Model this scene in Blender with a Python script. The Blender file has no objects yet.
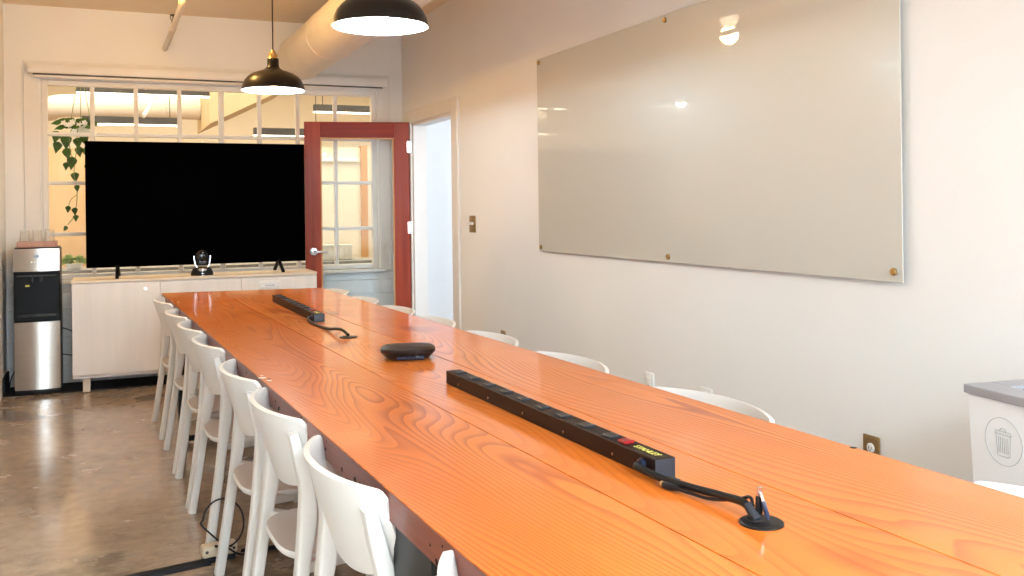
import bpy, bmesh, math, random
from mathutils import Vector, Matrix
random.seed(7)
PI = math.pi
SC = bpy.context.scene
COL = SC.collection

# ------------------------------------------------------------------ node helpers
def S(r, g, b):
    f = lambda c: (c / 255 / 12.92) if c / 255 <= 0.04045 else ((c / 255 + 0.055) / 1.055) ** 2.4
    return (f(r), f(g), f(b), 1)

def mat(name, base=(0.8, 0.8, 0.8, 1), rough=0.5, metal=0.0, spec=0.5, coat=0.0, coat_rough=0.1,
        trans=0.0, ior=1.45, emit=None, estr=0.0, var=0.04, vscale=9.0, bump=0.0, bscale=60.0):
    m = bpy.data.materials.new(name); m.use_nodes = True
    nt = m.node_tree; b = nt.nodes['Principled BSDF']
    b.inputs['Base Color'].default_value = base
    b.inputs['Roughness'].default_value = rough
    b.inputs['Metallic'].default_value = metal
    b.inputs['Specular IOR Level'].default_value = spec
    b.inputs['Coat Weight'].default_value = coat
    b.inputs['Coat Roughness'].default_value = coat_rough
    b.inputs['Transmission Weight'].default_value = trans
    b.inputs['IOR'].default_value = ior
    if emit:
        b.inputs['Emission Color'].default_value = emit
        b.inputs['Emission Strength'].default_value = estr
    tc = nt.nodes.new('ShaderNodeTexCoord')
    if var > 0:
        n = nt.nodes.new('ShaderNodeTexNoise'); n.inputs['Scale'].default_value = vscale; n.inputs['Detail'].default_value = 4
        nt.links.new(tc.outputs['Object'], n.inputs['Vector'])
        r = nt.nodes.new('ShaderNodeValToRGB')
        lo = [max(0, c * (1 - var)) for c in base[:3]] + [1]; hi = [min(1, c * (1 + var)) for c in base[:3]] + [1]
        r.color_ramp.elements[0].color = lo; r.color_ramp.elements[1].color = hi
        r.color_ramp.elements[0].position = 0.3; r.color_ramp.elements[1].position = 0.7
        nt.links.new(n.outputs['Fac'], r.inputs['Fac']); nt.links.new(r.outputs['Color'], b.inputs['Base Color'])
    if bump > 0:
        n2 = nt.nodes.new('ShaderNodeTexNoise'); n2.inputs['Scale'].default_value = bscale; n2.inputs['Detail'].default_value = 3
        nt.links.new(tc.outputs['Object'], n2.inputs['Vector'])
        bp = nt.nodes.new('ShaderNodeBump'); bp.inputs['Strength'].default_value = bump; bp.inputs['Distance'].default_value = 0.002
        nt.links.new(n2.outputs['Fac'], bp.inputs['Height']); nt.links.new(bp.outputs['Normal'], b.inputs['Normal'])
    return m

class NT:
    """tiny node-graph builder"""
    def __init__(s, name):
        s.m = bpy.data.materials.new(name); s.m.use_nodes = True
        s.t = s.m.node_tree; s.b = s.t.nodes['Principled BSDF']
        s.co = s.t.nodes.new('ShaderNodeTexCoord').outputs['Object']
    def link(s, a, b): s.t.links.new(a, b)
    def val(s, sock, v):
        if hasattr(v, 'is_output') or hasattr(v, 'links'): s.link(v, sock)
        else: sock.default_value = v
    def math(s, op, a, b=0.0, c=0.0):
        n = s.t.nodes.new('ShaderNodeMath'); n.operation = op
        for i, v in enumerate((a, b, c)): s.val(n.inputs[i], v)
        return n.outputs[0]
    def mapping(s, v, scale=(1, 1, 1), loc=(0, 0, 0), rot=(0, 0, 0)):
        n = s.t.nodes.new('ShaderNodeMapping'); s.link(v, n.inputs['Vector'])
        n.inputs['Scale'].default_value = scale; n.inputs['Location'].default_value = loc; n.inputs['Rotation'].default_value = rot
        return n.outputs[0]
    def sep(s, v):
        n = s.t.nodes.new('ShaderNodeSeparateXYZ'); s.link(v, n.inputs[0]); return n.outputs
    def noise(s, v, scale, detail=3, rough=0.5, dist=0.0, w=None):
        n = s.t.nodes.new('ShaderNodeTexNoise'); s.link(v, n.inputs['Vector'])
        if w is not None:
            n.noise_dimensions = '4D'; s.val(n.inputs['W'], w)
        n.inputs['Scale'].default_value = scale; n.inputs['Detail'].default_value = detail
        n.inputs['Roughness'].default_value = rough; n.inputs['Distortion'].default_value = dist
        return n.outputs['Fac']
    def ramp(s, f, pts):
        n = s.t.nodes.new('ShaderNodeValToRGB'); s.link(f, n.inputs['Fac'])
        e = n.color_ramp.elements
        while len(e) < len(pts): e.new(0.5)
        for i, (p, c) in enumerate(pts):
            e[i].position = p; e[i].color = c if len(c) == 4 else (*c, 1)
        return n.outputs['Color']
    def mix(s, f, a, b, mode='MIX'):
        n = s.t.nodes.new('ShaderNodeMix'); n.data_type = 'RGBA'; n.blend_type = mode
        s.val(n.inputs[0], f); s.val(n.inputs[6], a); s.val(n.inputs[7], b)
        return n.outputs[2]
    def bump(s, h, strength, dist=0.002):
        n = s.t.nodes.new('ShaderNodeBump'); n.inputs['Strength'].default_value = strength; n.inputs['Distance'].default_value = dist
        s.link(h, n.inputs['Height']); s.link(n.outputs[0], s.b.inputs['Normal'])

G = lambda v: (v, v, v, 1)

def wood_table():
    n = NT('varnished_fir'); b = n.b
    x, y, z = n.sep(n.co)[0:3]
    # which of the three boards
    bd = n.math('ADD', n.math('GREATER_THAN', x, 0.925 * 0.978), n.math('GREATER_THAN', x, 1.238 * 0.978))
    w = n.math('MULTIPLY', bd, 7.3)
    v1 = n.mapping(n.co, (2.6, 0.34, 2.6))
    warp = n.noise(n.mapping(n.co, (7.0, 1.3, 7.0)), 1.0, 3, 0.55, 0.0, w)
    big = n.noise(v1, 1.0, 1.5, 0.45, 0.25, w)
    h = n.math('ADD', n.math('MULTIPLY', big, 66.0), n.math('MULTIPLY', x, 40.0))
    h = n.math('ADD', h, n.math('MULTIPLY', warp, 1.3))
    fr = n.math('FRACT', h)
    ring = n.ramp(fr, [(0.0, G(0.0)), (0.5, G(0.18)), (0.84, G(0.85)), (0.92, G(1.0)), (1.0, G(0.0))])
    fine = n.noise(n.mapping(n.co, (230.0, 5.0, 230.0)), 1.0, 3, 0.6)
    mid = n.noise(n.mapping(n.co, (26.0, 0.8, 26.0)), 1.0, 3, 0.5, 0.0, w)
    bigp = n.noise(n.mapping(n.co, (1.3, 0.35, 1.3)), 1.0, 2, 0.5, 0.0, w)
    light = n.mix(mid, (0.77, 0.190, 0.022, 1), (0.88, 0.295, 0.056, 1))
    light = n.mix(n.ramp(bigp, [(0.38, G(0)), (0.62, G(1))]), light, (0.76, 0.175, 0.017, 1))
    dark = (0.36, 0.055, 0.006, 1)
    amt = n.math('MULTIPLY', ring, n.ramp(n.noise(n.mapping(n.co, (4, 0.6, 4)), 1.0, 2, 0.5, 0, w), [(0.34, G(0.28)), (0.64, G(1.0))]))
    c = n.mix(n.math('MULTIPLY', amt, 0.95), light, dark)
    c = n.mix(n.math('MULTIPLY', fine, 0.20), c, (0.40, 0.095, 0.016, 1))
    kn = n.noise(n.mapping(n.co, (5.5, 1.7, 5.5), (3, 1, 0)), 1.0, 1, 0.4, 0, w)
    c = n.mix(n.ramp(kn, [(0.70, G(0)), (0.77, G(0.7))]), c, (0.34, 0.055, 0.008, 1))
    n.link(c, b.inputs['Base Color'])
    n.link(n.ramp(n.noise(n.co, 3.0, 4), [(0.3, G(0.30)), (0.7, G(0.42))]), b.inputs['Roughness'])
    b.inputs['Coat Weight'].default_value = 0.75
    n.link(n.ramp(n.noise(n.mapping(n.co, (1, .3, 1)), 9.0, 4), [(0.3, G(0.09)), (0.7, G(0.16))]), b.inputs['Coat Roughness'])
    b.inputs['Specular IOR Level'].default_value = 0.08
    n.bump(n.math('ADD', ring, n.math('MULTIPLY', fine, 0.8)), 0.02, 0.0006)
    return n.m

def floor_concrete():
    n = NT('polished_concrete'); b = n.b
    a = n.noise(n.co, 1.6, 6, 0.62, 0.5)
    f = n.noise(n.co, 14.0, 6, 0.65)
    c = n.ramp(a, [(0.28, (0.20, 0.135, 0.088)), (0.5, (0.37, 0.265, 0.18)), (0.72, (0.52, 0.39, 0.275))])
    c = n.mix(0.5, c, n.ramp(f, [(0.3, (0.19, 0.13, 0.088)), (0.7, (0.54, 0.42, 0.30))]))
    st = n.noise(n.mapping(n.co, (1, 1, 1), (4.2, 1.3, 0)), 1.15, 5, 0.6, 0.35)
    c = n.mix(n.ramp(st, [(0.555, G(0)), (0.61, G(0.66))]), c, (0.085, 0.056, 0.037, 1))
    sp = n.noise(n.co, 120.0, 2, 0.5)
    c = n.mix(n.ramp(sp, [(0.62, G(0)), (0.72, G(0.35))]), c, (0.42, 0.34, 0.26, 1))
    vo = n.t.nodes.new('ShaderNodeTexVoronoi'); vo.feature = 'DISTANCE_TO_EDGE'; vo.inputs['Scale'].default_value = 0.9
    wv = n.t.nodes.new('ShaderNodeVectorMath'); wv.operation = 'ADD'
    nz = n.t.nodes.new('ShaderNodeTexNoise'); nz.inputs['Scale'].default_value = 3.0; nz.inputs['Detail'].default_value = 6
    n.link(n.co, nz.inputs['Vector'])
    sc = n.t.nodes.new('ShaderNodeVectorMath'); sc.operation = 'SCALE'; sc.inputs['Scale'].default_value = 0.5
    n.link(nz.outputs['Color'], sc.inputs[0]); n.link(n.co, wv.inputs[0]); n.link(sc.outputs[0], wv.inputs[1])
    n.link(wv.outputs[0], vo.inputs['Vector'])
    ck = n.ramp(vo.outputs['Distance'], [(0.0, G(0.6)), (0.006, G(0.0))])
    c = n.mix(n.math('MULTIPLY', ck, n.noise(n.co, 2.2, 2)), c, (0.55, 0.47, 0.38, 1))
    n.link(c, b.inputs['Base Color'])
    n.link(n.ramp(n.noise(n.co, 4.0, 5, 0.6), [(0.3, G(0.13)), (0.7, G(0.30))]), b.inputs['Roughness'])
    b.inputs['Specular IOR Level'].default_value = 0.5
    b.inputs['Coat Weight'].default_value = 0.35; b.inputs['Coat Roughness'].default_value = 0.12
    n.bump(n.math('ADD', f, n.math('MULTIPLY', a, 2.0)), 0.10, 0.004)
    return n.m

def streak_wood(name, lo, hi, axis='Z', rough=0.4, coat=0.0, s=40.0, contrast=(0.35, 0.68), spec=0.5):
    n = NT(name)
    sc = {'X': (0.9, s, s), 'Y': (s, 0.9, s), 'Z': (s, s, 0.9)}[axis]
    f = n.noise(n.mapping(n.co, sc), 1.0, 4, 0.6)
    g = n.noise(n.mapping(n.co, tuple(v * 0.16 for v in sc)), 1.0, 2, 0.5)
    t = n.math('ADD', n.math('MULTIPLY', f, 0.6), n.math('MULTIPLY', g, 0.4))
    n.link(n.ramp(t, [(contrast[0], lo), (contrast[1], hi)]), n.b.inputs['Base Color'])
    n.b.inputs['Roughness'].default_value = rough; n.b.inputs['Coat Weight'].default_value = coat; n.b.inputs['Specular IOR Level'].default_value = spec
    n.b.inputs['Coat Roughness'].default_value = 0.15
    return n.m

def brushed_steel():
    n = NT('brushed_steel')
    f = n.noise(n.mapping(n.co, (6, 6, 500)), 1.0, 3, 0.6)
    n.link(n.ramp(f, [(0.3, (0.50, 0.47, 0.44)), (0.7, (0.58, 0.55, 0.52))]), n.b.inputs['Base Color'])
    n.b.inputs['Metallic'].default_value = 1.0; n.b.inputs['Roughness'].default_value = 0.30
    n.b.inputs['Anisotropic'].default_value = 0.85; n.b.inputs['Anisotropic Rotation'].default_value = 0.25
    t = n.t.nodes.new('ShaderNodeTangent'); t.direction_type = 'RADIAL'; t.axis = 'Z'
    n.link(t.outputs[0], n.b.inputs['Tangent'])
    return n.m

def glass_mat(name, tint=(1, 1, 1, 1), rough=0.0, refl=1.0):
    m = bpy.data.materials.new(name); m.use_nodes = True; t = m.node_tree
    t.nodes.remove(t.nodes['Principled BSDF']); out = t.nodes['Material Output']
    tr = t.nodes.new('ShaderNodeBsdfTransparent'); tr.inputs[0].default_value = tint
    gl = t.nodes.new('ShaderNodeBsdfGlossy'); gl.inputs['Roughness'].default_value = rough
    fr = t.nodes.new('ShaderNodeFresnel'); fr.inputs['IOR'].default_value = 1.45
    mu = t.nodes.new('ShaderNodeMath'); mu.operation = 'MULTIPLY'; mu.inputs[1].default_value = refl
    mx = t.nodes.new('ShaderNodeMixShader')
    t.links.new(fr.outputs[0], mu.inputs[0]); t.links.new(mu.outputs[0], mx.inputs[0])
    t.links.new(tr.outputs[0], mx.inputs[1]); t.links.new(gl.outputs[0], mx.inputs[2]); t.links.new(mx.outputs[0], out.inputs[0])
    return m

def emis(name, col, st):
    m = mat(name, (0.9, 0.9, 0.9, 1), 0.5, var=0)
    b = m.node_tree.nodes['Principled BSDF']
    b.inputs['Emission Color'].default_value = col; b.inputs['Emission Strength'].default_value = st
    return m

M = {}
M['wood'] = wood_table()
M['edge'] = streak_wood('reclaimed_edge', (0.10, 0.022, 0.012), (0.25, 0.068, 0.036), 'Y', 0.30, 0.12, 30, spec=0.15)
M['floor'] = floor_concrete()
M['wall'] = mat('wall_paint', (0.845, 0.835, 0.82, 1), 0.7, var=0.015, vscale=2.0, bump=0.25, bscale=45)
M['ceil'] = mat('ceiling_paint', (0.82, 0.68, 0.51, 1), 0.8, var=0.02, vscale=2)
M['trim'] = mat('trim_paint', (0.80, 0.77, 0.74, 1), 0.45, var=0.02, bump=0.1)
M['siding'] = mat('siding_paint', (0.84, 0.87, 0.90, 1), 0.5, var=0.03, vscale=4)
M['white'] = mat('white_plastic', (0.79, 0.765, 0.735, 1), 0.42, spec=0.4, var=0.015)
M['whitegloss'] = mat('white_cover_plate', (0.85, 0.84, 0.83, 1), 0.35, var=0.0)
M['duct'] = mat('painted_duct', (0.76, 0.70, 0.62, 1), 0.6, var=0.03, vscale=5, bump=0.2, bscale=14)
M['black'] = mat('black_metal', (0.010, 0.009, 0.008, 1), 0.38, spec=0.3, var=0.1)
M['blackshade'] = mat('black_enamel', (0.010, 0.0075, 0.006, 1), 0.33, spec=0.3, var=0.1)
M['blackplastic'] = mat('black_plastic', (0.007, 0.0065, 0.007, 1), 0.42, spec=0.3, var=0.1)
M['blackgloss'] = mat('black_gloss', (0.008, 0.008, 0.009, 1), 0.14, var=0)
M['screen'] = mat('dark_screen', (0.0006, 0.0006, 0.0007, 1), 0.5, spec=0.0, var=0)
M['recess'] = mat('black_recess', (0.004, 0.004, 0.005, 1), 0.3, spec=0.12, var=0)
M['rubber'] = mat('black_rubber', (0.020, 0.021, 0.026, 1), 0.75, spec=0.2, var=0.15)
M['brown_metal'] = mat('dark_brown_metal', (0.012, 0.0045, 0.0025, 1), 0.45, spec=0.2, var=0.1)
M['slate'] = mat('dark_slate_plastic', (0.024, 0.027, 0.034, 1), 0.35, spec=0.35, var=0.1)
M['navy'] = mat('dark_navy_plastic', (0.012, 0.018, 0.045, 1), 0.35, var=0.1)
M['steel'] = brushed_steel()
M['chrome'] = mat('satin_chrome', (0.62, 0.62, 0.65, 1), 0.2, 1.0, var=0.03)
M['brass'] = mat('aged_brass', (0.50, 0.33, 0.13, 1), 0.34, 1.0, var=0.12, vscale=30)
M['brassplate'] = mat('brown_brass_plate', (0.34, 0.22, 0.10, 1), 0.4, 0.7, var=0.15, vscale=30)
M['door'] = streak_wood('red_mahogany', (0.21, 0.022, 0.008), (0.36, 0.055, 0.020), 'Z', 0.38, 0.06, 24, spec=0.12)
M['door_rail'] = streak_wood('red_mahogany_rail', (0.19, 0.016, 0.006), (0.30, 0.036, 0.013), 'X', 0.38, 0.03, 24, spec=0.12)
M['cabinet'] = streak_wood('whitewashed_veneer', (0.74, 0.70, 0.68), (0.84, 0.80, 0.775), 'Z', 0.42, 0.0, 14)
M['cabtop'] = streak_wood('pale_birch_top', (0.68, 0.56, 0.42), (0.80, 0.69, 0.55), 'X', 0.4, 0.0, 18)
M['board'] = mat('cream_back_painted_glass', (0.59, 0.57, 0.51, 1), 0.32, spec=0.3, coat=1.0, coat_rough=0.0, var=0.0)
M['glass'] = glass_mat('window_glass', (0.97, 0.98, 0.97, 1), 0.0, 0.08)
M['doorglass'] = glass_mat('door_glass', (0.95, 0.97, 0.97, 1), 0.0, 0.4)
M['cup'] = glass_mat('clear_tumbler_glass', (0.985, 0.985, 0.98, 1), 0.02, 0.3)
_t = M['cup'].node_tree; _o = _t.nodes['Material Output']; _s = _o.inputs[0].links[0].from_socket
_d = _t.nodes.new('ShaderNodeBsdfDiffuse'); _d.inputs[0].default_value = (0.85, 0.83, 0.78, 1)
_m = _t.nodes.new('ShaderNodeMixShader'); _m.inputs[0].default_value = 0.13
_t.links.new(_s, _m.inputs[1]); _t.links.new(_d.outputs[0], _m.inputs[2]); _t.links.new(_m.outputs[0], _o.inputs[0])
M['tray'] = streak_wood('pinkish_wood_tray', (0.36, 0.17, 0.13), (0.50, 0.28, 0.22), 'X', 0.5, 0.0, 30)
M['shade_in'] = mat('white_enamel', (0.90, 0.88, 0.84, 1), 0.4, var=0)
M['bulb'] = emis('warm_bulb', (1.0, 0.78, 0.50, 1), 40)
M['globe'] = emis('opal_globe', (1.0, 0.80, 0.56, 1), 6)
M['tube'] = emis('fluorescent_diffuser', (1.0, 0.88, 0.68, 1), 5)
M['ply'] = streak_wood('peach_plywood', (0.72, 0.44, 0.21), (0.85, 0.57, 0.31), 'Z', 0.5, 0.0, 6)
M['orange_wood'] = streak_wood('orange_wood_trim', (0.52, 0.26, 0.09), (0.66, 0.37, 0.16), 'Z', 0.5, 0.0, 20)
M['office'] = mat('office_paint', (0.80, 0.73, 0.60, 1), 0.8, var=0.02)
M['grey'] = mat('grey_ledge', (0.30, 0.30, 0.30, 1), 0.6, var=0.15)
M['darkgrey'] = mat('dark_slot', (0.06, 0.055, 0.05, 1), 0.6, var=0.2)
M['leaf'] = mat('green_leaf', (0.050, 0.105, 0.012, 1), 0.55, spec=0.2, var=0.4, vscale=12)
M['leaf_pale'] = mat('pale_green_leaf', (0.30, 0.38, 0.13, 1), 0.5, var=0.3, vscale=20)
M['stem'] = mat('green_stem', (0.16, 0.20, 0.05, 1), 0.6, var=0.1)
M['petal'] = mat('white_petal', (0.85, 0.80, 0.74, 1), 0.6, var=0)
M['pot'] = mat('white_ceramic', (0.80, 0.78, 0.74, 1), 0.3, var=0.02)
M['bin'] = mat('white_laminate', (0.90, 0.90, 0.92, 1), 0.45, var=0.01)
M['binrim'] = mat('grey_rim', (0.33, 0.315, 0.33, 1), 0.5, var=0.04)
M['iconline'] = mat('grey_print', (0.42, 0.42, 0.43, 1), 0.6, var=0)
M['bag'] = mat('black_bag', (0.008, 0.008, 0.009, 1), 0.5, spec=0.15, var=0.1, bump=0.6, bscale=25)
M['red'] = mat('red_switch', (0.26, 0.010, 0.012, 1), 0.3, var=0)
M['yellow'] = mat('yellow_print', (0.62, 0.56, 0.12, 1), 0.5, var=0)
M['blueprint'] = mat('blue_grey_print', (0.30, 0.38, 0.52, 1), 0.5, var=0)
M['mint'] = emis('indicator_light', (0.75, 1.0, 0.85, 1), 1.5)
M['cream'] = mat('cream_plastic', (0.66, 0.55, 0.40, 1), 0.45, var=0.03)
M['basket'] = mat('white_box', (0.80, 0.76, 0.68, 1), 0.6, var=0.05)
M['wear'] = mat('bare_worn_spot', (0.72, 0.62, 0.50, 1), 0.6, var=0.1)
M['hole'] = mat('nail_hole', (0.010, 0.006, 0.004, 1), 0.9, var=0)
M['ground'] = mat('pale_pavement', (0.55, 0.54, 0.52, 1), 0.9, var=0.1)

# ------------------------------------------------------------------ mesh builder
class MB:
    def __init__(s): s.v = []; s.f = []
    def add(s, vs, fs, X=None):
        o = len(s.v)
        s.v += [tuple(X @ Vector(p)) if X is not None else tuple(p) for p in vs]
        s.f += [tuple(i + o for i in f) for f in fs]
        return s
    def from_bm(s, bm, X=None):
        bm.verts.index_update()
        s.add([v.co[:] for v in bm.verts], [[v.index for v in f.verts] for f in bm.faces], X); bm.free(); return s
    def box(s, x0, x1, y0, y1, z0, z1, bev=0.0, seg=2, X=None):
        bm = bmesh.new(); bmesh.ops.create_cube(bm, size=1)
        for v in bm.verts:
            v.co = Vector(((x0 + x1) / 2 + v.co.x * (x1 - x0), (y0 + y1) / 2 + v.co.y * (y1 - y0), (z0 + z1) / 2 + v.co.z * (z1 - z0)))
        if bev > 0: bmesh.ops.bevel(bm, geom=bm.edges[:], offset=bev, segments=seg, affect='EDGES', profile=0.5)
        return s.from_bm(bm, X)
    def lathe(s, prof, n=32, c=(0, 0, 0), cap0=True, cap1=True, X=None, sx=1, sy=1):
        vs, fs = [], []
        for r, z in prof:
            for i in range(n):
                a = 2 * PI * i / n
                vs.append((c[0] + sx * r * math.cos(a), c[1] + sy * r * math.sin(a), c[2] + z))
        for k in range(len(prof) - 1):
            for i in range(n):
                j = (i + 1) % n
                fs.append((k * n + i, k * n + j, (k + 1) * n + j, (k + 1) * n + i))
        if cap0: fs.append(tuple(range(n - 1, -1, -1)))
        if cap1: fs.append(tuple((len(prof) - 1) * n + i for i in range(n)))
        return s.add(vs, fs, X)
    def tube(s, pts, r=0.01, n=10, sect=None, up=(0, 0, 1), closed=False, X=None):
        """r: radius or list; sect: list of (w,h) full sizes -> rounded rectangle section oriented by 'up'"""
        P = [Vector(p) for p in pts]; N = len(P); vs, fs = [], []
        U = Vector(up); prev = None
        for k in range(N):
            if closed: t = P[(k + 1) % N] - P[(k - 1) % N]
            else: t = P[min(k + 1, N - 1)] - P[max(k - 1, 0)]
            t.normalize()
            if sect or prev is None:
                a = U - t * U.dot(t)
                if a.length < 1e-4: a = Vector((1, 0, 0)) - t * t.x
            else: a = prev - t * prev.dot(t)
            a.normalize(); prev = a; b = t.cross(a)
            for i in range(n):
                th = 2 * PI * (i + 0.5) / n; cx, sy = math.cos(th), math.sin(th)
                if sect:
                    w, h = sect[k] if isinstance(sect, list) else sect
                    e = 0.36
                    px = math.copysign(abs(cx) ** e, cx) * w / 2; py = math.copysign(abs(sy) ** e, sy) * h / 2
                else:
                    rr = r[k] if isinstance(r, (list, tuple)) else r
                    px, py = cx * rr, sy * rr
                vs.append(P[k] + b * px + a * py)
        m = N if closed else N - 1
        for k in range(m):
            k2 = (k + 1) % N
            for i in range(n):
                j = (i + 1) % n
                fs.append((k * n + i, k * n + j, k2 * n + j, k2 * n + i))
        if not closed:
            fs.append(tuple(range(n - 1, -1, -1))); fs.append(tuple((N - 1) * n + i for i in range(n)))
        return s.add(vs, fs, X)
    def prism(s, poly, z0, z1, X=None):
        n = len(poly)
        vs = [(p[0], p[1], z0) for p in poly] + [(p[0], p[1], z1) for p in poly]
        fs = [tuple(range(n - 1, -1, -1)), tuple(range(n, 2 * n))] + [(i, (i + 1) % n, n + (i + 1) % n, n + i) for i in range(n)]
        return s.add(vs, fs, X)
    def slab(s, fn, nu, nv, th):
        """closed sheet: fn(a,b)->(point, normal); thickness th"""
        A, B = [], []
        for j in range(nv + 1):
            for i in range(nu + 1):
                p, nn = fn(i / nu, j / nv); p = Vector(p); nn = Vector(nn).normalized()
                A.append(p + nn * th / 2); B.append(p - nn * th / 2)
        W = nu + 1; o = len(A); fs = []
        for j in range(nv):
            for i in range(nu):
                q = (j * W + i, j * W + i + 1, (j + 1) * W + i + 1, (j + 1) * W + i)
                fs.append(q); fs.append(tuple(o + k for k in reversed(q)))
        ring = [i for i in range(W)] + [j * W + nu for j in range(1, nv + 1)] + [nv * W + i for i in range(nu - 1, -1, -1)] + [j * W for j in range(nv - 1, 0, -1)]
        for a, b in zip(ring, ring[1:] + ring[:1]): fs.append((b, a, o + a, o + b))
        return s.add(A + B, fs)
    def build(s, name, m, parent=None, smooth=True, ang=28):
        me = bpy.data.meshes.new(name); me.from_pydata(s.v, [], s.f)
        bm = bmesh.new(); bm.from_mesh(me); bmesh.ops.recalc_face_normals(bm, faces=bm.faces[:]); bm.to_mesh(me); bm.free()
        me.materials.append(m)
        if smooth:
            me.polygons.foreach_set('use_smooth', [True] * len(me.polygons))
            me.set_sharp_from_angle(angle=math.radians(ang))
        o = bpy.data.objects.new(name, me); COL.objects.link(o)
        if parent: o.parent = parent
        return o

def tag(o, label, cat, group=None):
    o['label'] = label; o['category'] = cat
    if group: o['group'] = group
    return o
def thing(name, label, cat, loc=(0, 0, 0), rz=0.0, group=None):
    o = bpy.data.objects.new(name, None); COL.objects.link(o); o.empty_display_size = 0.1
    o.location = loc; o.rotation_euler = (0, 0, rz)
    return tag(o, label, cat, group)
def struct(o, label=None):
    o['kind'] = 'structure'
    if label: o['label'] = label
    return o
def struct_empty(name, loc=(0, 0, 0), rz=0.0):
    o = bpy.data.objects.new(name, None); COL.objects.link(o); o.location = loc; o.rotation_euler = (0, 0, rz)
    return struct(o)
def dup(root, loc, rz, label, group=None):
    r = root.copy(); COL.objects.link(r); r.location = loc; r.rotation_euler = (0, 0, rz); r['label'] = label
    if group: r['group'] = group
    for ch in list(root.children):
        c = ch.copy(); COL.objects.link(c); c.parent = r
        for g in ch.children:
            d = g.copy(); COL.objects.link(d); d.parent = c
    return r
def crom(pts, k=6):
    """Catmull-Rom through points"""
    P = [Vector(p) for p in pts]; P = [2 * P[0] - P[1]] + P + [2 * P[-1] - P[-2]]; out = []
    for i in range(1, len(P) - 2):
        for j in range(k):
            t = j / k; a, b, c, d = P[i - 1:i + 3]
            out.append(0.5 * ((2 * b) + (c - a) * t + (2 * a - 5 * b + 4 * c - d) * t * t + (3 * b - a - 3 * c + d) * t ** 3))
    out.append(P[-2]); return out
def text_mb(body, size, name, m, parent, X, ext=0.0004):
    cu = bpy.data.curves.new(name + '_font', 'FONT'); cu.body = body; cu.size = size; cu.extrude = ext; cu.align_x = 'CENTER'; cu.align_y = 'CENTER'
    to = bpy.data.objects.new(name + '_tmp', cu); COL.objects.link(to)
    bpy.context.view_layer.update()
    me = bpy.data.meshes.new_from_object(to.evaluated_get(bpy.context.evaluated_depsgraph_get()))
    bpy.data.objects.remove(to); bpy.data.curves.remove(cu)
    me.transform(X); me.materials.clear(); me.materials.append(m)
    o = bpy.data.objects.new(name, me); COL.objects.link(o); o.parent = parent
    return o

# ------------------------------------------------------------------ dimensions
XL, XR, YB, YF, ZC = -0.69, 2.452, 8.02, -4.6, 2.925       # room
TY = 0.0322                                               # table turn
TZ, KS = 0.787, 0.978
def tab(u, v, z=TZ):
    c, s = math.cos(TY), math.sin(TY)
    return (u * c - v * s, u * s + v * c, z)
def tt(u, v, z=None): return tab(u * KS, v * KS, TZ if z is None else z)

# ------------------------------------------------------------------ camera
cam = bpy.data.cameras.new('camera'); co = bpy.data.objects.new('camera', cam); COL.objects.link(co)
f_px, yaw, roll, cy = 929.64, 0.41307, -0.012347, 206.74
cam.sensor_fit = 'HORIZONTAL'; cam.sensor_width = 36; cam.lens = f_px / 1024 * 36
cam.shift_y = -(288 - cy) / 1024
F = Vector((math.sin(yaw), math.cos(yaw), 0)); r0 = Vector((math.cos(yaw), -math.sin(yaw), 0)); u0 = Vector((0, 0, 1))
rr = r0 * math.cos(roll) + u0 * math.sin(roll); uu = -r0 * math.sin(roll) + u0 * math.cos(roll)
co.matrix_world = Matrix(((rr.x, uu.x, -F.x, 0), (rr.y, uu.y, -F.y, 0), (rr.z, uu.z, -F.z, 1.33), (0, 0, 0, 1)))
cam.clip_start = 0.02
SC.camera = co

# ------------------------------------------------------------------ room shell
struct(MB().box(XL - 0.15, XR + 0.12, YF - 0.15, YB + 0.12, -0.1, 0).build('floor', M['floor'], smooth=False))
KX0, KX1, KY0, KY1 = 0.0, 2.2, -4.4, -1.8        # added skylight, out of view behind the camera, to light the room
w = MB()
w.box(XL - 0.15, XR + 0.12, YF - 0.15, KY0, ZC, ZC + 0.1); w.box(XL - 0.15, XR + 0.12, KY1, YB + 0.12, ZC, ZC + 0.1)
w.box(XL - 0.15, KX0, KY0, KY1, ZC, ZC + 0.1); w.box(KX1, XR + 0.12, KY0, KY1, ZC, ZC + 0.1)
struct(w.build('ceiling', M['ceil'], smooth=False))
SH = 0.36
w = MB(); zt_ = ZC + 0.1
w.box(KX0 - 0.06, KX0, KY0 - 0.06, KY1 + 0.06, zt_, ZC + SH); w.box(KX1, KX1 + 0.06, KY0 - 0.06, KY1 + 0.06, zt_, ZC + SH)
w.box(KX0, KX1, KY0 - 0.06, KY0, zt_, ZC + SH); w.box(KX0, KX1, KY1, KY1 + 0.06, zt_, ZC + SH)
struct(w.build('added_skylight_shaft', M['trim'], smooth=False))  # unseen shaft added to cut the skylight's grazing light on the upper walls
wn = struct_empty('added_skylight', (0, 0, ZC + SH - 0.04))  # made-up roof window, frame for the added light above
w = MB()
w.box(KX0, KX1, KY0, KY0 + 0.05, -0.03, 0.03); w.box(KX0, KX1, KY1 - 0.05, KY1, -0.03, 0.03)
for x in (KX0, (KX0 + KX1) / 2 - 0.025, KX1 - 0.05): w.box(x, x + 0.05, KY0 + 0.05, KY1 - 0.05, -0.03, 0.03)
w.build('window_frame', M['trim'], wn, smooth=False)
MB().box(KX0, KX1, KY0, KY1, -0.003, 0.003).build('window_glass', M['glass'], wn, smooth=False)
LY0, LY1, LZ0, LZ1 = -4.3, -0.7, 0.75, 2.25
w = MB()
w.box(XL - 0.15, XL, YF - 0.15, LY0, 0, ZC); w.box(XL - 0.15, XL, LY1, YB + 0.12, 0, ZC)
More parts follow.
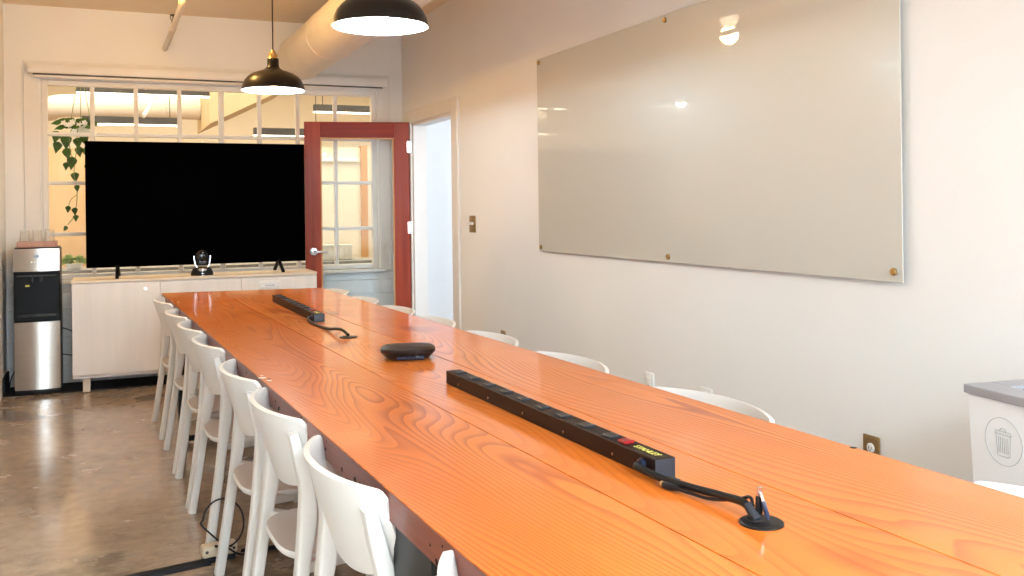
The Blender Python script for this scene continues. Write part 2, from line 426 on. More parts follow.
w.box(XL - 0.15, XL, LY0, LY1, 0, LZ0); w.box(XL - 0.15, XL, LY0, LY1, LZ1, ZC)
struct(w.build('wall_left', M['wall'], smooth=False))
wn = struct_empty('window_2', (XL - 0.08, 0, 0))
w = MB()
w.box(-0.03, 0.03, LY0, LY1, LZ0, LZ0 + 0.05); w.box(-0.03, 0.03, LY0, LY1, LZ1 - 0.05, LZ1)
for i in range(4):
    y = LY0 + (LY1 - LY0 - 0.05) * i / 3; w.box(-0.03, 0.03, y, y + 0.05, LZ0 + 0.05, LZ1 - 0.05)
w.build('window_frame', M['trim'], wn, smooth=False)
MB().box(-0.003, 0.003, LY0, LY1, LZ0, LZ1).build('window_glass', M['glass'], wn, smooth=False)
DY0, DY1, DZ = 6.70, 7.72, 2.06
w = MB()
w.box(XR, XR + 0.12, YF - 0.15, DY0, 0, ZC); w.box(XR, XR + 0.12, DY1, YB + 0.12, 0, ZC); w.box(XR, XR + 0.12, DY0, DY1, DZ, ZC)
struct(w.build('wall_right', M['wall'], smooth=False))
WX0, WX1, WZ0, WZ1 = -0.438, 2.218, 0.80, 2.36
w = MB()
w.box(XL, WX0, YB, YB + 0.12, 0, ZC); w.box(WX1, XR, YB, YB + 0.12, 0, ZC)
w.box(WX0, WX1, YB, YB + 0.12, WZ1, ZC); w.box(WX0, WX1, YB, YB + 0.12, 0, WZ0)
struct(w.build('wall_back', M['wall'], smooth=False))
struct(MB().box(XL, XR, YF - 0.15, YF, 0, ZC).build('wall_front', M['wall'], smooth=False))
struct(MB().box(-14, 10, -14, 10, -0.4, -0.2).build('ground', M['ground'], smooth=False))

# siding boards below the interior window and casing boards round it
w = MB()
zs = [0.0, 0.142, 0.36, 0.585, 0.706, 0.772]
for a, b in zip(zs, zs[1:]):
    w.box(XL, XR, YB - 0.016, YB, a + 0.0025, b - 0.0025, 0.002, 1)
struct(w.build('trim_1', M['siding'], smooth=False), 'pale blue-grey board siding under the interior window')
w = MB()
w.box(-0.559, WX0 - 0.012, YB - 0.02, YB, 0.78, 2.50, 0.003, 1); w.box(WX1 + 0.012, 2.335, YB - 0.02, YB, 0.78, 2.50, 0.003, 1)
w.box(WX0 - 0.012, WX1 + 0.012, YB - 0.018, YB, WZ1 + 0.012, 2.50, 0.003, 1)
struct(w.build('trim_2', M['trim'], smooth=False))
struct(MB().box(-0.50, 2.27, YB - 0.075, YB + 0.1, 0.772, 0.80, 0.004, 1).build('windowsill', M['trim'], smooth=False))
struct(MB().box(XL, 1.62, 7.62, YB - 0.017, 0.0, 0.006).build('trim_3', M['rubber'], smooth=False), 'thin dark strip on the floor along the back wall')  # flat dark strip that draws the dark band at the foot of the wall
struct(MB().box(XL, XL + 0.014, 7.62, YB - 0.017, 0.006, 0.13).build('baseboard_left', M['rubber'], smooth=False))

# interior window: frame, muntins, panes
wn = struct_empty('window_1', (0, YB + 0.05, 0))
w = MB(); fy = 0.03
w.box(WX0, WX0 + 0.042, -fy, fy, WZ0, WZ1, 0.004, 1); w.box(WX1 - 0.042, WX1, -fy, fy, WZ0, WZ1, 0.004, 1)
w.box(WX0 + 0.042, WX1 - 0.042, -fy, fy, WZ0, WZ0 + 0.045, 0.004, 1); w.box(WX0 + 0.042, WX1 - 0.042, -fy, fy, WZ1 - 0.042, WZ1, 0.004, 1)
w.build('window_frame', M['trim'], wn, smooth=False)
w = MB()
for i, x in enumerate((-0.08, 0.241, 0.57, 0.899, 1.208, 1.528, 1.855)):
    hw = 0.022 if i == 3 else 0.0165
    w.box(x - hw, x + hw, -0.02, 0.02, WZ0, WZ1, 0.004, 1)
for z in (1.94, 1.558, 1.158): w.box(WX0, WX1, -0.019, 0.019, z - 0.015, z + 0.015, 0.004, 1)
w.build('muntins', M['trim'], wn, smooth=False)
MB().box(WX0 + 0.01, WX1 - 0.01, -0.002, 0.002, WZ0 + 0.01, WZ1 - 0.01).build('window_glass', M['glass'], wn, smooth=False)

# door casing and jamb lining
w = MB(); cx = XR - 0.02
w.box(cx, XR + 0.001, DY0 - 0.135, DY0 - 0.002, 0, DZ + 0.11, 0.004, 1)
w.box(cx, XR + 0.001, DY1 + 0.002, DY1 + 0.135, 0, DZ + 0.11, 0.004, 1)
w.box(cx, XR + 0.001, DY0 - 0.002, DY1 + 0.002, DZ + 0.002, DZ + 0.11, 0.004, 1)
w.box(XR, XR + 0.12, DY0 - 0.0, DY0 + 0.018, 0, DZ); w.box(XR, XR + 0.12, DY1 - 0.018, DY1, 0, DZ); w.box(XR, XR + 0.12, DY0, DY1, DZ - 0.018, DZ)
w.box(XR + 0.06, XR + 0.09, DY0 + 0.018, DY0 + 0.03, 0, DZ - 0.018)
struct(w.build('door_frame', M['trim'], smooth=False))

# the open door leaf, hinged on the far jamb
dr = struct_empty('door_1', (2.428, 7.755, 0.0), math.radians(169.2))
dr['label'] = 'red mahogany glazed door standing open against the window wall'
LW, LT = 0.888, 0.022
MB().box(0, 0.132, -LT, LT, 0.012, 2.072, 0.003, 1).build('stile', M['door'], dr, smooth=False)
MB().box(LW - 0.132, LW, -LT, LT, 0.012, 2.072, 0.003, 1).build('stile', M['door'], dr, smooth=False)
MB().box(0.132, LW - 0.132, -LT, LT, 1.938, 2.072, 0.003, 1).build('rail', M['door_rail'], dr, smooth=False)
MB().box(0.132, LW - 0.132, -LT, LT, 0.012, 0.26, 0.003, 1).build('rail', M['door_rail'], dr, smooth=False)
w = MB()
for (x0, x1, z0, z1) in ((0.132, 0.144, 0.26, 1.938), (LW - 0.144, LW - 0.132, 0.26, 1.938), (0.144, LW - 0.144, 0.26, 0.272), (0.144, LW - 0.144, 1.926, 1.938)):
    w.box(x0, x1, -0.014, 0.014, z0, z1)
w.build('glazing_bead', M['orange_wood'], dr, smooth=False)
MB().box(0.134, LW - 0.134, -0.003, 0.003, 0.262, 1.936).build('door_glass', M['doorglass'], dr, smooth=False)
hd = MB(); zz = 0.97; hx = LW - 0.068
RX = Matrix.Translation((hx, LT, zz)) @ Matrix.Rotation(-PI / 2, 4, 'X')
hd.lathe([(0.034, 0), (0.034, 0.006), (0.030, 0.011), (0.014, 0.013), (0.012, 0.05)], 28, X=RX)
hd.tube(crom([(hx, LT + 0.05, zz), (hx - 0.03, LT + 0.056, zz), (hx - 0.075, LT + 0.052, zz - 0.002), (hx - 0.115, LT + 0.046, zz - 0.004)]), [0.011] * 10 + [0.0095] * 9, 12)
RX2 = Matrix.Translation((hx, -LT, zz)) @ Matrix.Rotation(PI / 2, 4, 'X')
hd.lathe([(0.034, 0), (0.034, 0.006), (0.030, 0.011), (0.014, 0.013), (0.012, 0.05)], 28, X=RX2)
hd.build('door_handle', M['chrome'], dr)
for z in (1.86, 1.16, 0.35):
    w = MB(); w.lathe([(0.009, -0.055), (0.009, 0.055)], 12, (-0.012, LT + 0.004, z)); w.box(-0.014, 0.02, LT - 0.001, LT + 0.003, z - 0.05, z + 0.05)
    w.build('hinge', M['chrome'], dr)

# corridor seen through the doorway
w = MB()
w.box(XR + 0.12, 4.2, 8.05, 8.15, 0, 2.7); w.box(4.2, 4.3, 4.5, 8.15, 0, 2.7); w.box(XR + 0.12, 4.2, 4.4, 4.5, 0, 2.7)
struct(w.build('wall_corridor', mat('corridor_paint', (0.83, 0.83, 0.84, 1), 0.7, var=0.01), smooth=False))
struct(MB().box(XR + 0.12, 4.3, 4.4, 8.15, 2.7, 2.8).build('ceiling_corridor', M['ceil'], smooth=False))
struct(MB().box(XR + 0.12, 4.3, 4.4, 8.15, -0.1, 0).build('floor_corridor', M['floor'], smooth=False))

# ------------------------------------------------------------------ roller blind, duct, pipe
rb = thing('roller_blind', 'white roller blind cassette rolled up above the interior window', 'blind', (0.88, YB, 2.43))
MB().box(-1.405, 1.405, -0.095, -0.021, -0.036, 0.037, 0.006, 2).build('cassette', M['trim'], rb)
MB().box(-1.37, 1.37, -0.085, -0.055, -0.047, -0.036).build('slot', M['darkgrey'], rb, smooth=False)
MB().box(-1.365, 1.365, -0.088, -0.050, -0.066, -0.048, 0.004, 2).build('bottom_bar', M['trim'], rb)

du = thing('ceiling_duct', 'round cream painted air duct running under the ceiling to the back wall', 'duct', (1.544, 0, 2.614))
DX = Matrix.Rotation(-PI / 2, 4, 'X')
dm = MB(); pr = []
y = -1.6
while y < 8.0:
    pr += [(0.187, y), (0.187, min(y + 1.196, 8.0))]; y += 1.2
dm.lathe(pr, 48, X=DX); dm.build('duct_body', M['duct'], du)
for y in (0.8, 2.0, 3.2, 4.4, 5.6, 6.8):
    MB().lathe([(0.187, y - 0.02), (0.191, y - 0.016), (0.191, y + 0.016), (0.187, y + 0.02)], 48, cap0=False, cap1=False, X=DX).build('seam_band', M['duct'], du)
MB().lathe([(0.188, 7.965), (0.20, 7.97), (0.20, 8.018), (0.188, 8.018)], 48, cap0=False, cap1=False, X=DX).build('collar', M['duct'], du)
for y in (1.4, 5.0):
    MB().box(-0.012, 0.012, y - 0.012, y + 0.012, 0.185, 0.312).build('hanger', M['duct'], du, smooth=False)

pi_ = thing('sprinkler_pipe', 'thin white sprinkler pipe coming out of the back wall near the ceiling', 'pipe', (0.463, YB, 2.643))
MB().tube([(0, 0, 0), (0.006, -3, 0.004), (0.012, -9.4, 0.008)], 0.020, 16).build('pipe', M['duct'], pi_)
MB().tube([(0.002, -0.865, 0.001), (0.002, -0.87, 0.001), (0.002, -0.93, 0.001), (0.002, -0.935, 0.001)], [0.021, 0.026, 0.026, 0.021], 20).build('coupling', M['duct'], pi_)
w = MB(); w.lathe([(0.008, 0.015), (0.012, 0.03), (0.012, 0.05), (0.004, 0.055), (0.004, 0.08), (0.022, 0.082), (0.022, 0.086)], 14, c=(0, -0.98, 0)); w.tube([(-0.014, -0.98, 0.05), (-0.02, -0.98, 0.066), (-0.012, -0.98, 0.082)], 0.003, 8); w.tube([(0.014, -0.98, 0.05), (0.02, -0.98, 0.066), (0.012, -0.98, 0.082)], 0.003, 8)
w.build('sprinkler_head', M['blackplastic'], pi_)
MB().box(-0.006, 0.006, -1.6, -1.59, 0.018, 0.282).build('hanger', M['duct'], pi_, smooth=False)

# ------------------------------------------------------------------ pendants
def make_pendant(label, loc):
    t = thing('pendant_lamp', label, 'pendant lamp', loc, 0, 'black pendant lamps over the table')
    outer = [(0.190, 0.0), (0.188, 0.012), (0.182, 0.034), (0.170, 0.060), (0.152, 0.082), (0.126, 0.100), (0.092, 0.113), (0.060, 0.124), (0.042, 0.137), (0.036, 0.150), (0.034, 0.190), (0.031, 0.194)]
    MB().lathe(outer, 64, cap0=False, cap1=False).build('lamp_shade', M['blackshade'], t)
    inner = [(r - 0.003, z - (0.0 if i == 0 else 0.003)) for i, (r, z) in enumerate(outer[:9])]
    MB().lathe([(0.190, 0.0)] + inner, 64, cap0=False, cap1=True).build('shade_lining', M['shade_in'], t)
    MB().lathe([(0.030, 0.190), (0.028, 0.198), (0.026, 0.204), (0.026, 0.222), (0.014, 0.228), (0.010, 0.246)], 24).build('brass_cap', M['brass'], t)
    w = MB()
    w.tube([(-0.017, 0, 0.225), (-0.017, 0, 0.236), (0.017, 0, 0.236), (0.017, 0, 0.225)], 0.003, 8)
    w.build('cord_bracket', M['brass'], t)
    MB().tube([(0, 0, 0.24), (0, 0, ZC - loc[2] - 0.02)], 0.0042, 8).build('cord', M['brown_metal'], t)
    MB().lathe([(0.055, -0.03), (0.055, -0.004), (0.05, 0.0)], 24, c=(0, 0, ZC - loc[2])).build('canopy', M['blackshade'], t)
    b = MB(); b.lathe([(0.012, 0.085), (0.014, 0.070), (0.026, 0.055), (0.031, 0.040), (0.027, 0.024), (0.015, 0.013), (0.003, 0.010)], 20)
    b.build('bulb', M['bulb'], t)
    return t
make_pendant('smaller-looking black dome pendant lamp with brass cap, hanging in front of the interior window', (0.952, 5.78, 2.058))
make_pendant('larger-looking black dome pendant lamp cut by the top edge of the photo', (1.003, 3.56, 2.046))
PEND = [(0.952, 5.78, 2.058), (1.003, 3.56, 2.046)]
gl = thing('globe_ceiling_lamp', 'round opal globe lamp on the ceiling, seen mirrored in the glass board', 'ceiling lamp', (0.42, 5.9, ZC))
MB().lathe([(0.06, -0.03), (0.06, -0.004), (0.055, 0)], 28).build('canopy', M['binrim'], gl)
MB().lathe([(0.03, -0.10), (0.03, -0.03)], 20).build('socket', M['binrim'], gl)
MB().lathe([(0.002, -0.235), (0.03, -0.228), (0.055, -0.208), (0.07, -0.18), (0.0745, -0.155), (0.07, -0.13), (0.055, -0.105), (0.03, -0.09)], 32).build('globe_shade', M['globe'], gl)

# ------------------------------------------------------------------ glass board on the right wall
gb = thing('glass_board', 'large cream glass writing board mounted on the right wall with brass standoffs', 'writing board', (XR, 3.72, 1.64))
MB().box(-0.024, -0.020, 2.31 - 3.72, 5.137 - 3.72, 1.06 - 1.64, 2.226 - 1.64, 0.0012, 1).build('board_panel', M['board'], gb, smooth=False)
for y, z in ((5.105, 2.203), (3.716, 2.200), (2.345, 2.200), (5.102, 1.083), (3.711, 1.086), (2.347, 1.096)):
    w = MB(); w.lathe([(0.013, 0.0), (0.013, 0.0165), (0.008, 0.0165), (0.008, 0.024), (0.013, 0.0242), (0.013, 0.031), (0.010, 0.034)], 20, X=Matrix.Translation((0, y - 3.72, z - 1.64)) @ Matrix.Rotation(-PI / 2, 4, 'Y'))
    w.build('standoff', M['brass'], gb)

# ------------------------------------------------------------------ switch and outlets on the right wall
WRX = Matrix(((0, 0, -1, 0), (1, 0, 0, 0), (0, -1, 0, 0), (0, 0, 0, 1)))
def plate(name, label, cat, y, z, w_, h_, m, kind):
    t = thing(name, label, cat, (XR, y, z))
    MB().box(-0.007, 0, -w_ / 2, w_ / 2, -h_ / 2, h_ / 2, 0.003, 2).build('cover_plate', m, t)
    if kind == 'duplex':
        for s in (-1, 1):
            MB().lathe([(0.017, 0), (0.017, 0.004), (0.015, 0.005)], 20, X=Matrix.Translation((-0.006, 0, s * 0.0195)) @ Matrix.Rotation(-PI / 2, 4, 'Y')).build('receptacle', M['whitegloss'], t)
            w = MB()
            w.box(-0.0118, -0.0108, -0.0075, -0.0055, s * 0.0195 - 0.004, s * 0.0195 + 0.006); w.box(-0.0118, -0.0108, 0.0055, 0.0075, s * 0.0195 - 0.004, s * 0.0195 + 0.006)
            w.box(-0.0118, -0.0108, -0.002, 0.002, s * 0.0195 - 0.010, s * 0.0195 - 0.006)
            w.build('slots', M['hole'], t, smooth=False)
    if kind == 'jack':
        MB().box(-0.0095, -0.006, -0.017, 0.017, -0.033, 0.033, 0.001, 1).build('insert', M['whitegloss'], t)
        MB().box(-0.0105, -0.009, -0.008, 0.008, -0.024, -0.004).build('jack', M['navy'], t)
    if kind == 'toggle':
        for s in (-1, 1):
            w = MB(); w.box(-0.024, -0.006, s * 0.024 - 0.006, s * 0.024 + 0.006, -0.006, 0.014, 0.003, 2); w.build('toggle', M['whitegloss'], t)
            for zz in (-0.035, 0.035):
                MB().lathe([(0.0035, 0), (0.0035, 0.002)], 12, X=Matrix.Translation((-0.007, s * 0.024, zz)) @ Matrix.Rotation(-PI / 2, 4, 'Y')).build('screw', M['chrome'], t)
    return t
plate('light_switch', 'brass double light switch with white toggles beside the doorway', 'light switch', 6.305, 1.208, 0.118, 0.122, M['brassplate'], 'toggle')
plate('wall_outlet', 'brown brass wall outlet beside the waste bin, over the table edge', 'outlet', 2.478, 0.452, 0.076, 0.125, M['brassplate'], 'duplex')
plate('wall_outlet', 'brown brass wall outlet just showing above a chair near the doorway', 'outlet', 5.76, 0.440, 0.072, 0.115, M['brassplate'], 'duplex')
plate('wall_outlet', 'white wall plate with a dark data jack above the table edge', 'outlet', 3.925, 0.447, 0.078, 0.118, M['whitegloss'], 'jack')
plate('wall_outlet', 'blank white wall plate behind a chair back, right of the data jack plate', 'outlet', 3.452, 0.462, 0.085, 0.10, M['whitegloss'], '')

# ------------------------------------------------------------------ conference table
tb = thing('conference_table', 'long varnished orange fir plank conference table filling the room', 'table', (0, 0, 0), TY)
k = 0.9487
U0, U1, S1, S2 = 0.5645 * KS, 1.603 * KS, 0.925 * KS, 1.238 * KS
def far(u): return KS * (6.71 + (u - U0) / (U1 - U0) * (6.51 - 6.71))
TH = 0.058
w = MB(); VN = 0.30
for a, b in ((U0, S1 - 0.0016), (S1 + 0.0016, S2 - 0.0016), (S2 + 0.0016, U1)):
    bm = bmesh.new()
    nseg = 1
    vs = [bm.verts.new((x, y, z)) for z in (TZ - TH + 0.001, TZ) for (x, y) in ((a, VN), (b, VN), (b, far(b)), (a, far(a)))]
    for q in ((3, 2, 1, 0), (4, 5, 6, 7), (0, 1, 5, 4), (1, 2, 6, 5), (2, 3, 7, 6), (3, 0, 4, 7)): bm.faces.new([vs[i] for i in q])
    bmesh.ops.bevel(bm, geom=bm.edges[:], offset=0.0006, segments=1, affect='EDGES', profile=0.5)
    w.from_bm(bm)
w.build('tabletop', M['wood'], tb, smooth=False)
# edge boards with the old nail holes: the flanks show the dark red reclaimed side
w = MB()
w.box(U0 - 0.0015, U0 + 0.0005, VN, far(U0) - 0.003, TZ - TH, TZ - 0.0022); w.box(U1 - 0.0005, U1 + 0.0015, VN, far(U1) - 0.003, TZ - TH, TZ - 0.0022)
w.build('table_edge', M['edge'], tb, smooth=False)
rnd = random.Random(3); hole0 = None
for i in range(54):
    y = 0.9 + 5.5 * rnd.random(); z = TZ - 0.010 - 0.042 * rnd.random(); r = rnd.choice((0.7, 1.0, 1.4))
    if hole0 is None:
        hole0 = MB().lathe([(0.003, 0), (0.003, 0.0006)], 10, X=Matrix.Rotation(-PI / 2, 4, 'Y')).build('nail_hole', M['hole'], tb, smooth=False); h = hole0
    else:
        h = hole0.copy(); COL.objects.link(h); h.parent = tb
    h.location = (U0 - 0.0014, y, z); r *= 1.4; h.scale = (1, r * rnd.choice((1, 1, 1.7)), r)
for (u, v, a, b) in ((0.573, 3.13, 0.02, 0.008), (0.583, 3.07, 0.012, 0.006), (0.578, 3.17, 0.008, 0.005), (0.60, 5.99, 0.012, 0.01)):
    u *= KS; v *= KS
    pts = [(u + a * 0.6 * math.cos(t) * (1 + 0.25 * math.sin(3 * t)), v + 1.6 * b * math.sin(t) * (1 + 0.3 * math.cos(2 * t + 1))) for t in [2 * PI * i / 14 for i in range(14)]]
    MB().prism(pts, TZ - 0.0005, TZ + 0.0003).build('worn_spot', M['wear'], tb, smooth=False)
for (u, v, r) in ((0.596, 6.02, 0.011), (0.588, 3.10, 0.006), (1.598, 1.57, 0.008)):
    MB().lathe([(r, TZ - 0.0006), (r, TZ + 0.0004)], 14, c=(u * KS, v * KS, 0)).build('bolt_hole', M['hole'], tb, smooth=False)
# black steel trestles
for v in (5.62, 1.62):
    for u in (0.575, 1.52):
        wd = 0.10 if v < 2 else 0.022
        if v < 2:
            MB().box(u - 0.012, u + 0.012, v - 0.10, v + 0.115, 0.0, TZ - TH - 0.005, 0.003, 1).build('leg', M['black'], tb)
        else:
            MB().box(u - 0.022, u + 0.022, v - wd, v + wd, 0.0, TZ - TH - 0.005, 0.003, 1).build('leg', M['black'], tb)
    MB().box(0.59, 1.51, v - 0.02, v + 0.02, 0.012, 0.045, 0.003, 1).build('foot_rail', M['black'], tb)
    MB().box(0.59, 1.51, v - 0.02, v + 0.02, TZ - TH - 0.045, TZ - TH - 0.005, 0.003, 1).build('top_rail', M['black'], tb)
    if v > 2: MB().box(0.61, 1.52, v - 0.045, v - 0.02, 0.05, 0.125, 0.003, 1).build('stretcher', M['cabtop'], tb)
MB().box(0.588, 0.612, 1.44, 1.50, 0.0, TZ - TH - 0.02, 0.003, 1).build('leg_brace', M['black'], tb)

# ------------------------------------------------------------------ chairs
def make_chair(label):
    t = thing('dining_chair', label, 'chair', (0, 0, 0), 0, 'white plastic chairs around the conference table')
    def back(a, b):
        s = math.sin((a - 0.5) * PI)
        # rounded-corner superellipse outline
        y = 0.262 * s * (1 - 0.015 * (1 - b))
        zt = 0.785 - 0.018 * max(0, (abs(s) - 0.93) / 0.07) ** 2.4 + 0.004 * (1 - s * s)
        zb = 0.575 + 0.060 * abs(s) ** 2.6 + 0.030 * max(0, (abs(s) - 0.86) / 0.14) ** 2
        z = zb + (zt - zb) * b
        fz = (z - 0.55) / 0.235
        x = -0.160 - 0.074 * fz + 0.076 * abs(s) ** 2.2
        dxds = 0.076 * 2.2 * abs(s) ** 1.2 * (1 if s >= 0 else -1)
        nx = Vector((1, -dxds / 0.262, 0.28))
        return (x, y, z), nx
    MB().slab(back, 36, 12, 0.013).build('backrest', M['white'], t, ang=60)
    for s in (-1, 1):
        path = crom([(-0.222, s * 0.262, 0.0), (-0.200, s * 0.256, 0.14), (-0.177, s * 0.248, 0.30), (-0.160, s * 0.240, 0.42), (-0.147, s * 0.234, 0.52), (-0.146, s * 0.230, 0.60), (-0.164, s * 0.229, 0.68), (-0.181, s * 0.229, 0.748)], 5)
        n = len(path); sec = []
        for i in range(n):
            q = i / (n - 1)
            wy = 0.046 + 0.006 * math.exp(-((q - 0.55) / 0.15) ** 2); hx = 0.034 + 0.012 * math.exp(-((q - 0.58) / 0.14) ** 2)
            if q > 0.84: kk = (1 - q) / 0.16; hx = 0.024 + (hx - 0.024) * kk; wy = 0.044 + (wy - 0.044) * kk
            sec.append((wy, hx))
        MB().tube(path, n=16, sect=sec, up=(1, 0, 0)).build('rear_leg', M['white'], t, ang=50)
        fl = crom([(0.228, s * 0.205, 0.0), (0.208, s * 0.198, 0.18), (0.182, s * 0.188, 0.33), (0.160, s * 0.178, 0.41)], 5)
        m = len(fl)
        MB().tube(fl, n=16, sect=[(0.032 + 0.014 * i / (m - 1), 0.030 + 0.016 * i / (m - 1)) for i in range(m)], up=(1, 0, 0)).build('front_leg', M['white'], t, ang=50)
    # seat: rounded tongue with a soft lip
    def outline(sc, dz, off=0.0):
        o = []
        for i in range(44):
            a = 2 * PI * i / 44; c_, s_ = math.cos(a), math.sin(a)
            e = 0.52 if c_ < 0 else 0.42
            o.append((0.010 + 0.205 * sc * math.copysign(abs(c_) ** e, c_), 0.214 * sc * math.copysign(abs(s_) ** (0.56 if c_ < 0 else 0.5), s_) * (1 - 0.06 * (c_ < 0) * abs(c_)), dz))
        return o
    rings = [outline(a_, z_ - 0.040) for a_, z_ in ((0.2, 0.438), (0.6, 0.440), (0.9, 0.448), (0.985, 0.4535), (1.0, 0.449), (1.0, 0.440), (0.975, 0.434), (0.88, 0.428), (0.5, 0.420))]
    vs = [p for r in rings for p in r]; n = 44; fs = []
    for a in range(len(rings) - 1):
        for i in range(n):
            j = (i + 1) % n; fs.append((a * n + i, a * n + j, (a + 1) * n + j, (a + 1) * n + i))
    fs.append(tuple(range(n))); fs.append(tuple((len(rings) - 1) * n + i for i in range(n)))
    st = MB().add(vs, fs)
    for s in (-1, 1):   # haunches that tie the seat to the rear legs
        st.tube(crom([(-0.158, s * 0.238, 0.40), (-0.11, s * 0.212, 0.392), (-0.04, s * 0.18, 0.386)], 5), n=14, sect=[(0.036, 0.03)] * 11, up=(0, 0, 1))
    so = st.build('seat', M['white'], t, ang=55)
    w = MB()
    w.box(-0.12, 0.15, -0.17, -0.145, 0.366, 0.394, 0.006, 2); w.box(-0.12, 0.15, 0.145, 0.17, 0.366, 0.394, 0.006, 2); w.box(0.125, 0.15, -0.17, 0.17, 0.366, 0.394, 0.006, 2)
    for y in (-0.10, 0.10): w.lathe([(0.013, 0.350), (0.013, 0.395)], 14, c=(0.02, y, 0))
    w.build('seat_frame', M['white'], so, ang=50)
    return t
LV = [(6.04, 'white plastic chair at the far end of the left row, nearest the cabinet'),
      (5.25, 'second white plastic chair from the cabinet in the left row along the table'),
      (4.64, 'third white plastic chair from the cabinet in the left row along the table'),
      (4.05, 'fourth white plastic chair from the cabinet in the left row along the table'),
      (3.27, 'fifth chair from the cabinet in the left row, beside the black cord loop'),
      (2.66, 'white plastic chair second nearest whole one in the left row, seat showing on its left'),
      (1.98, 'nearest whole white chair in the left row, curved back and rib filling the lower middle'),
      (1.13, 'white chair at the bottom edge of the photo with only its back corner in view')]
RV = [(6.07, 'white chair in the far row nearest the red door, only its top edge showing'),
      (5.42, 'second white chair from the red door in the row along the right wall'),
      (4.79, 'third white chair from the red door, its top edge below the door stile'),
      (4.22, 'chair on the far side whose white top edge shows in the doorway'),
      (3.55, 'chair on the far side just past the door casing, below the brown outlet'),
      (2.87, 'chair on the far side whose white back shows left of the data jack plate'),
      (2.08, 'chair on the far side whose white back shows in front of the blank wall plate'),
      (1.00, 'chair on the far side standing in front of the white waste bin')]
c0 = make_chair(LV[0][1])
for i, (v, lab) in enumerate(LV):
    p = tab(0.70, v, 0.0)
    if i == 0: c0.location = p; c0.rotation_euler = (0, 0, TY)
    else: dup(c0, p, TY + random.uniform(-0.02, 0.02), lab)
for v, lab in RV:
    dup(c0, tab(1.424, v, 0.0), TY + PI + random.uniform(-0.02, 0.02), lab)

# ------------------------------------------------------------------ cabinet with television
CX0, CX1, CY0, CY1, CT = -0.225, 1.553, 7.46, 7.86, 0.830
cb = thing('media_cabinet', 'low pale veneer cabinet with drawers carrying the television', 'cabinet', (0, 0, 0))
MB().box(CX0, CX1, CY0 + 0.02, CY1, 0.112, CT - 0.02, 0.002, 1).build('body', M['cabinet'], cb)
MB().box(CX0 - 0.002, CX1 + 0.002, CY0 - 0.002, CY1, CT - 0.02, CT, 0.002, 1).build('top_panel', M['cabtop'], cb)
MB().box(CX0, 0.374, CY0, CY0 + 0.019, 0.140, CT - 0.026, 0.0015, 1).build('door', M['cabinet'], cb)
MB().lathe([(0.013, 0), (0.013, 0.002)], 20, X=Matrix.Translation((0.274, CY0, 0.752)) @ Matrix.Rotation(PI / 2, 4, 'X')).build('lock_disc', M['chrome'], cb)
for (a, b) in ((0.378, 0.963), (0.967, CX1)):
    MB().box(a, b, CY0, CY0 + 0.019, 0.62, CT - 0.030, 0.0015, 1).build('drawer', M['cabinet'], cb)
    MB().box(a, b, CY0, CY0 + 0.019, 0.140, 0.616, 0.0015, 1).build('door', M['cabinet'], cb)
for x in (-0.135, 0.66, 1.46):
    for y in (7.545, 7.80):
        MB().box(x - 0.025, x + 0.025, y - 0.025, y + 0.025, 0.0065, 0.113, 0.002, 1).build('leg', M['cabtop'], cb)
lp = MB().box(1.10, 1.265, CY0 - 0.006, CY0, 0.713, 0.775, 0.002, 1).build('label_plate', M['whitegloss'], cb)
w = MB()
for (x0, x1, z0, z1) in ((1.112, 1.252, 0.722, 0.7235), (1.112, 1.252, 0.752, 0.7535), (1.112, 1.1135, 0.722, 0.7535), (1.2505, 1.252, 0.722, 0.7535)):
    w.box(x0, x1, CY0 - 0.0066, CY0 - 0.0058, z0, z1)
for i in range(6): w.box(1.146 + i * 0.013, 1.154 + i * 0.013, CY0 - 0.0066, CY0 - 0.0058, 0.733, 0.742)
w.build('label_print', M['blueprint'], lp, smooth=False)

tv = thing('television', 'large black flat television standing on the pale cabinet', 'television', (0.686, 7.66, CT))
MB().box(-0.8165, 0.8165, -0.012, 0.018, 0.079, 1.032, 0.004, 2).build('screen_housing', M['screen'], tv)
MB().box(-0.45, 0.45, 0.018, 0.055, 0.15, 0.70, 0.012, 2).build('rear_cover', M['blackplastic'], tv)
MB().box(-0.8125, 0.8125, -0.0135, -0.0118, 0.084, 1.028).build('screen', M['screen'], tv, smooth=False)
for s in (-1, 1):
    xx = s * 0.60
    w = MB()
    w.tube([(xx, 0.0, 0.095), (xx + s * 0.003, -0.08, 0.060), (xx + s * 0.007, -0.175, 0.0095)], n=12, sect=(0.026, 0.018))
    w.tube([(xx, 0.0, 0.095), (xx - s * 0.004, 0.06, 0.055), (xx - s * 0.010, 0.125, 0.0095)], n=12, sect=(0.026, 0.018))
    w.build('foot', M['blackplastic'], tv)
# video camera in front of the television
vc = thing('conference_camera', 'small black conference camera with silver fork on the cabinet before the television', 'camera', (0.685, 7.545, CT))
w = MB(); w.lathe([(0.082, 0.0), (0.084, 0.008), (0.080, 0.03), (0.066, 0.055), (0.040, 0.066)], 36, sy=0.72); w.build('base', M['blackplastic'], vc)
MB().lathe([(0.040, 0.0), (0.040, 0.052), (0.034, 0.060)], 24, c=(0, -0.022, 0), sy=0.95, sx=1.0).build('front_panel', M['chrome'], vc)
MB().box(-0.026, 0.026, -0.0645, -0.058, 0.022, 0.036, 0.004, 2).build('ir_window', M['blackgloss'], vc)
for s in (-1, 1):
    MB().tube(crom([(s * 0.035, 0, 0.055), (s * 0.050, 0, 0.085), (s * 0.058, 0, 0.125), (s * 0.060, 0, 0.152)], 4), n=12, sect=(0.012, 0.045), up=(0, 1, 0)).build('fork_arm', M['chrome'], vc)
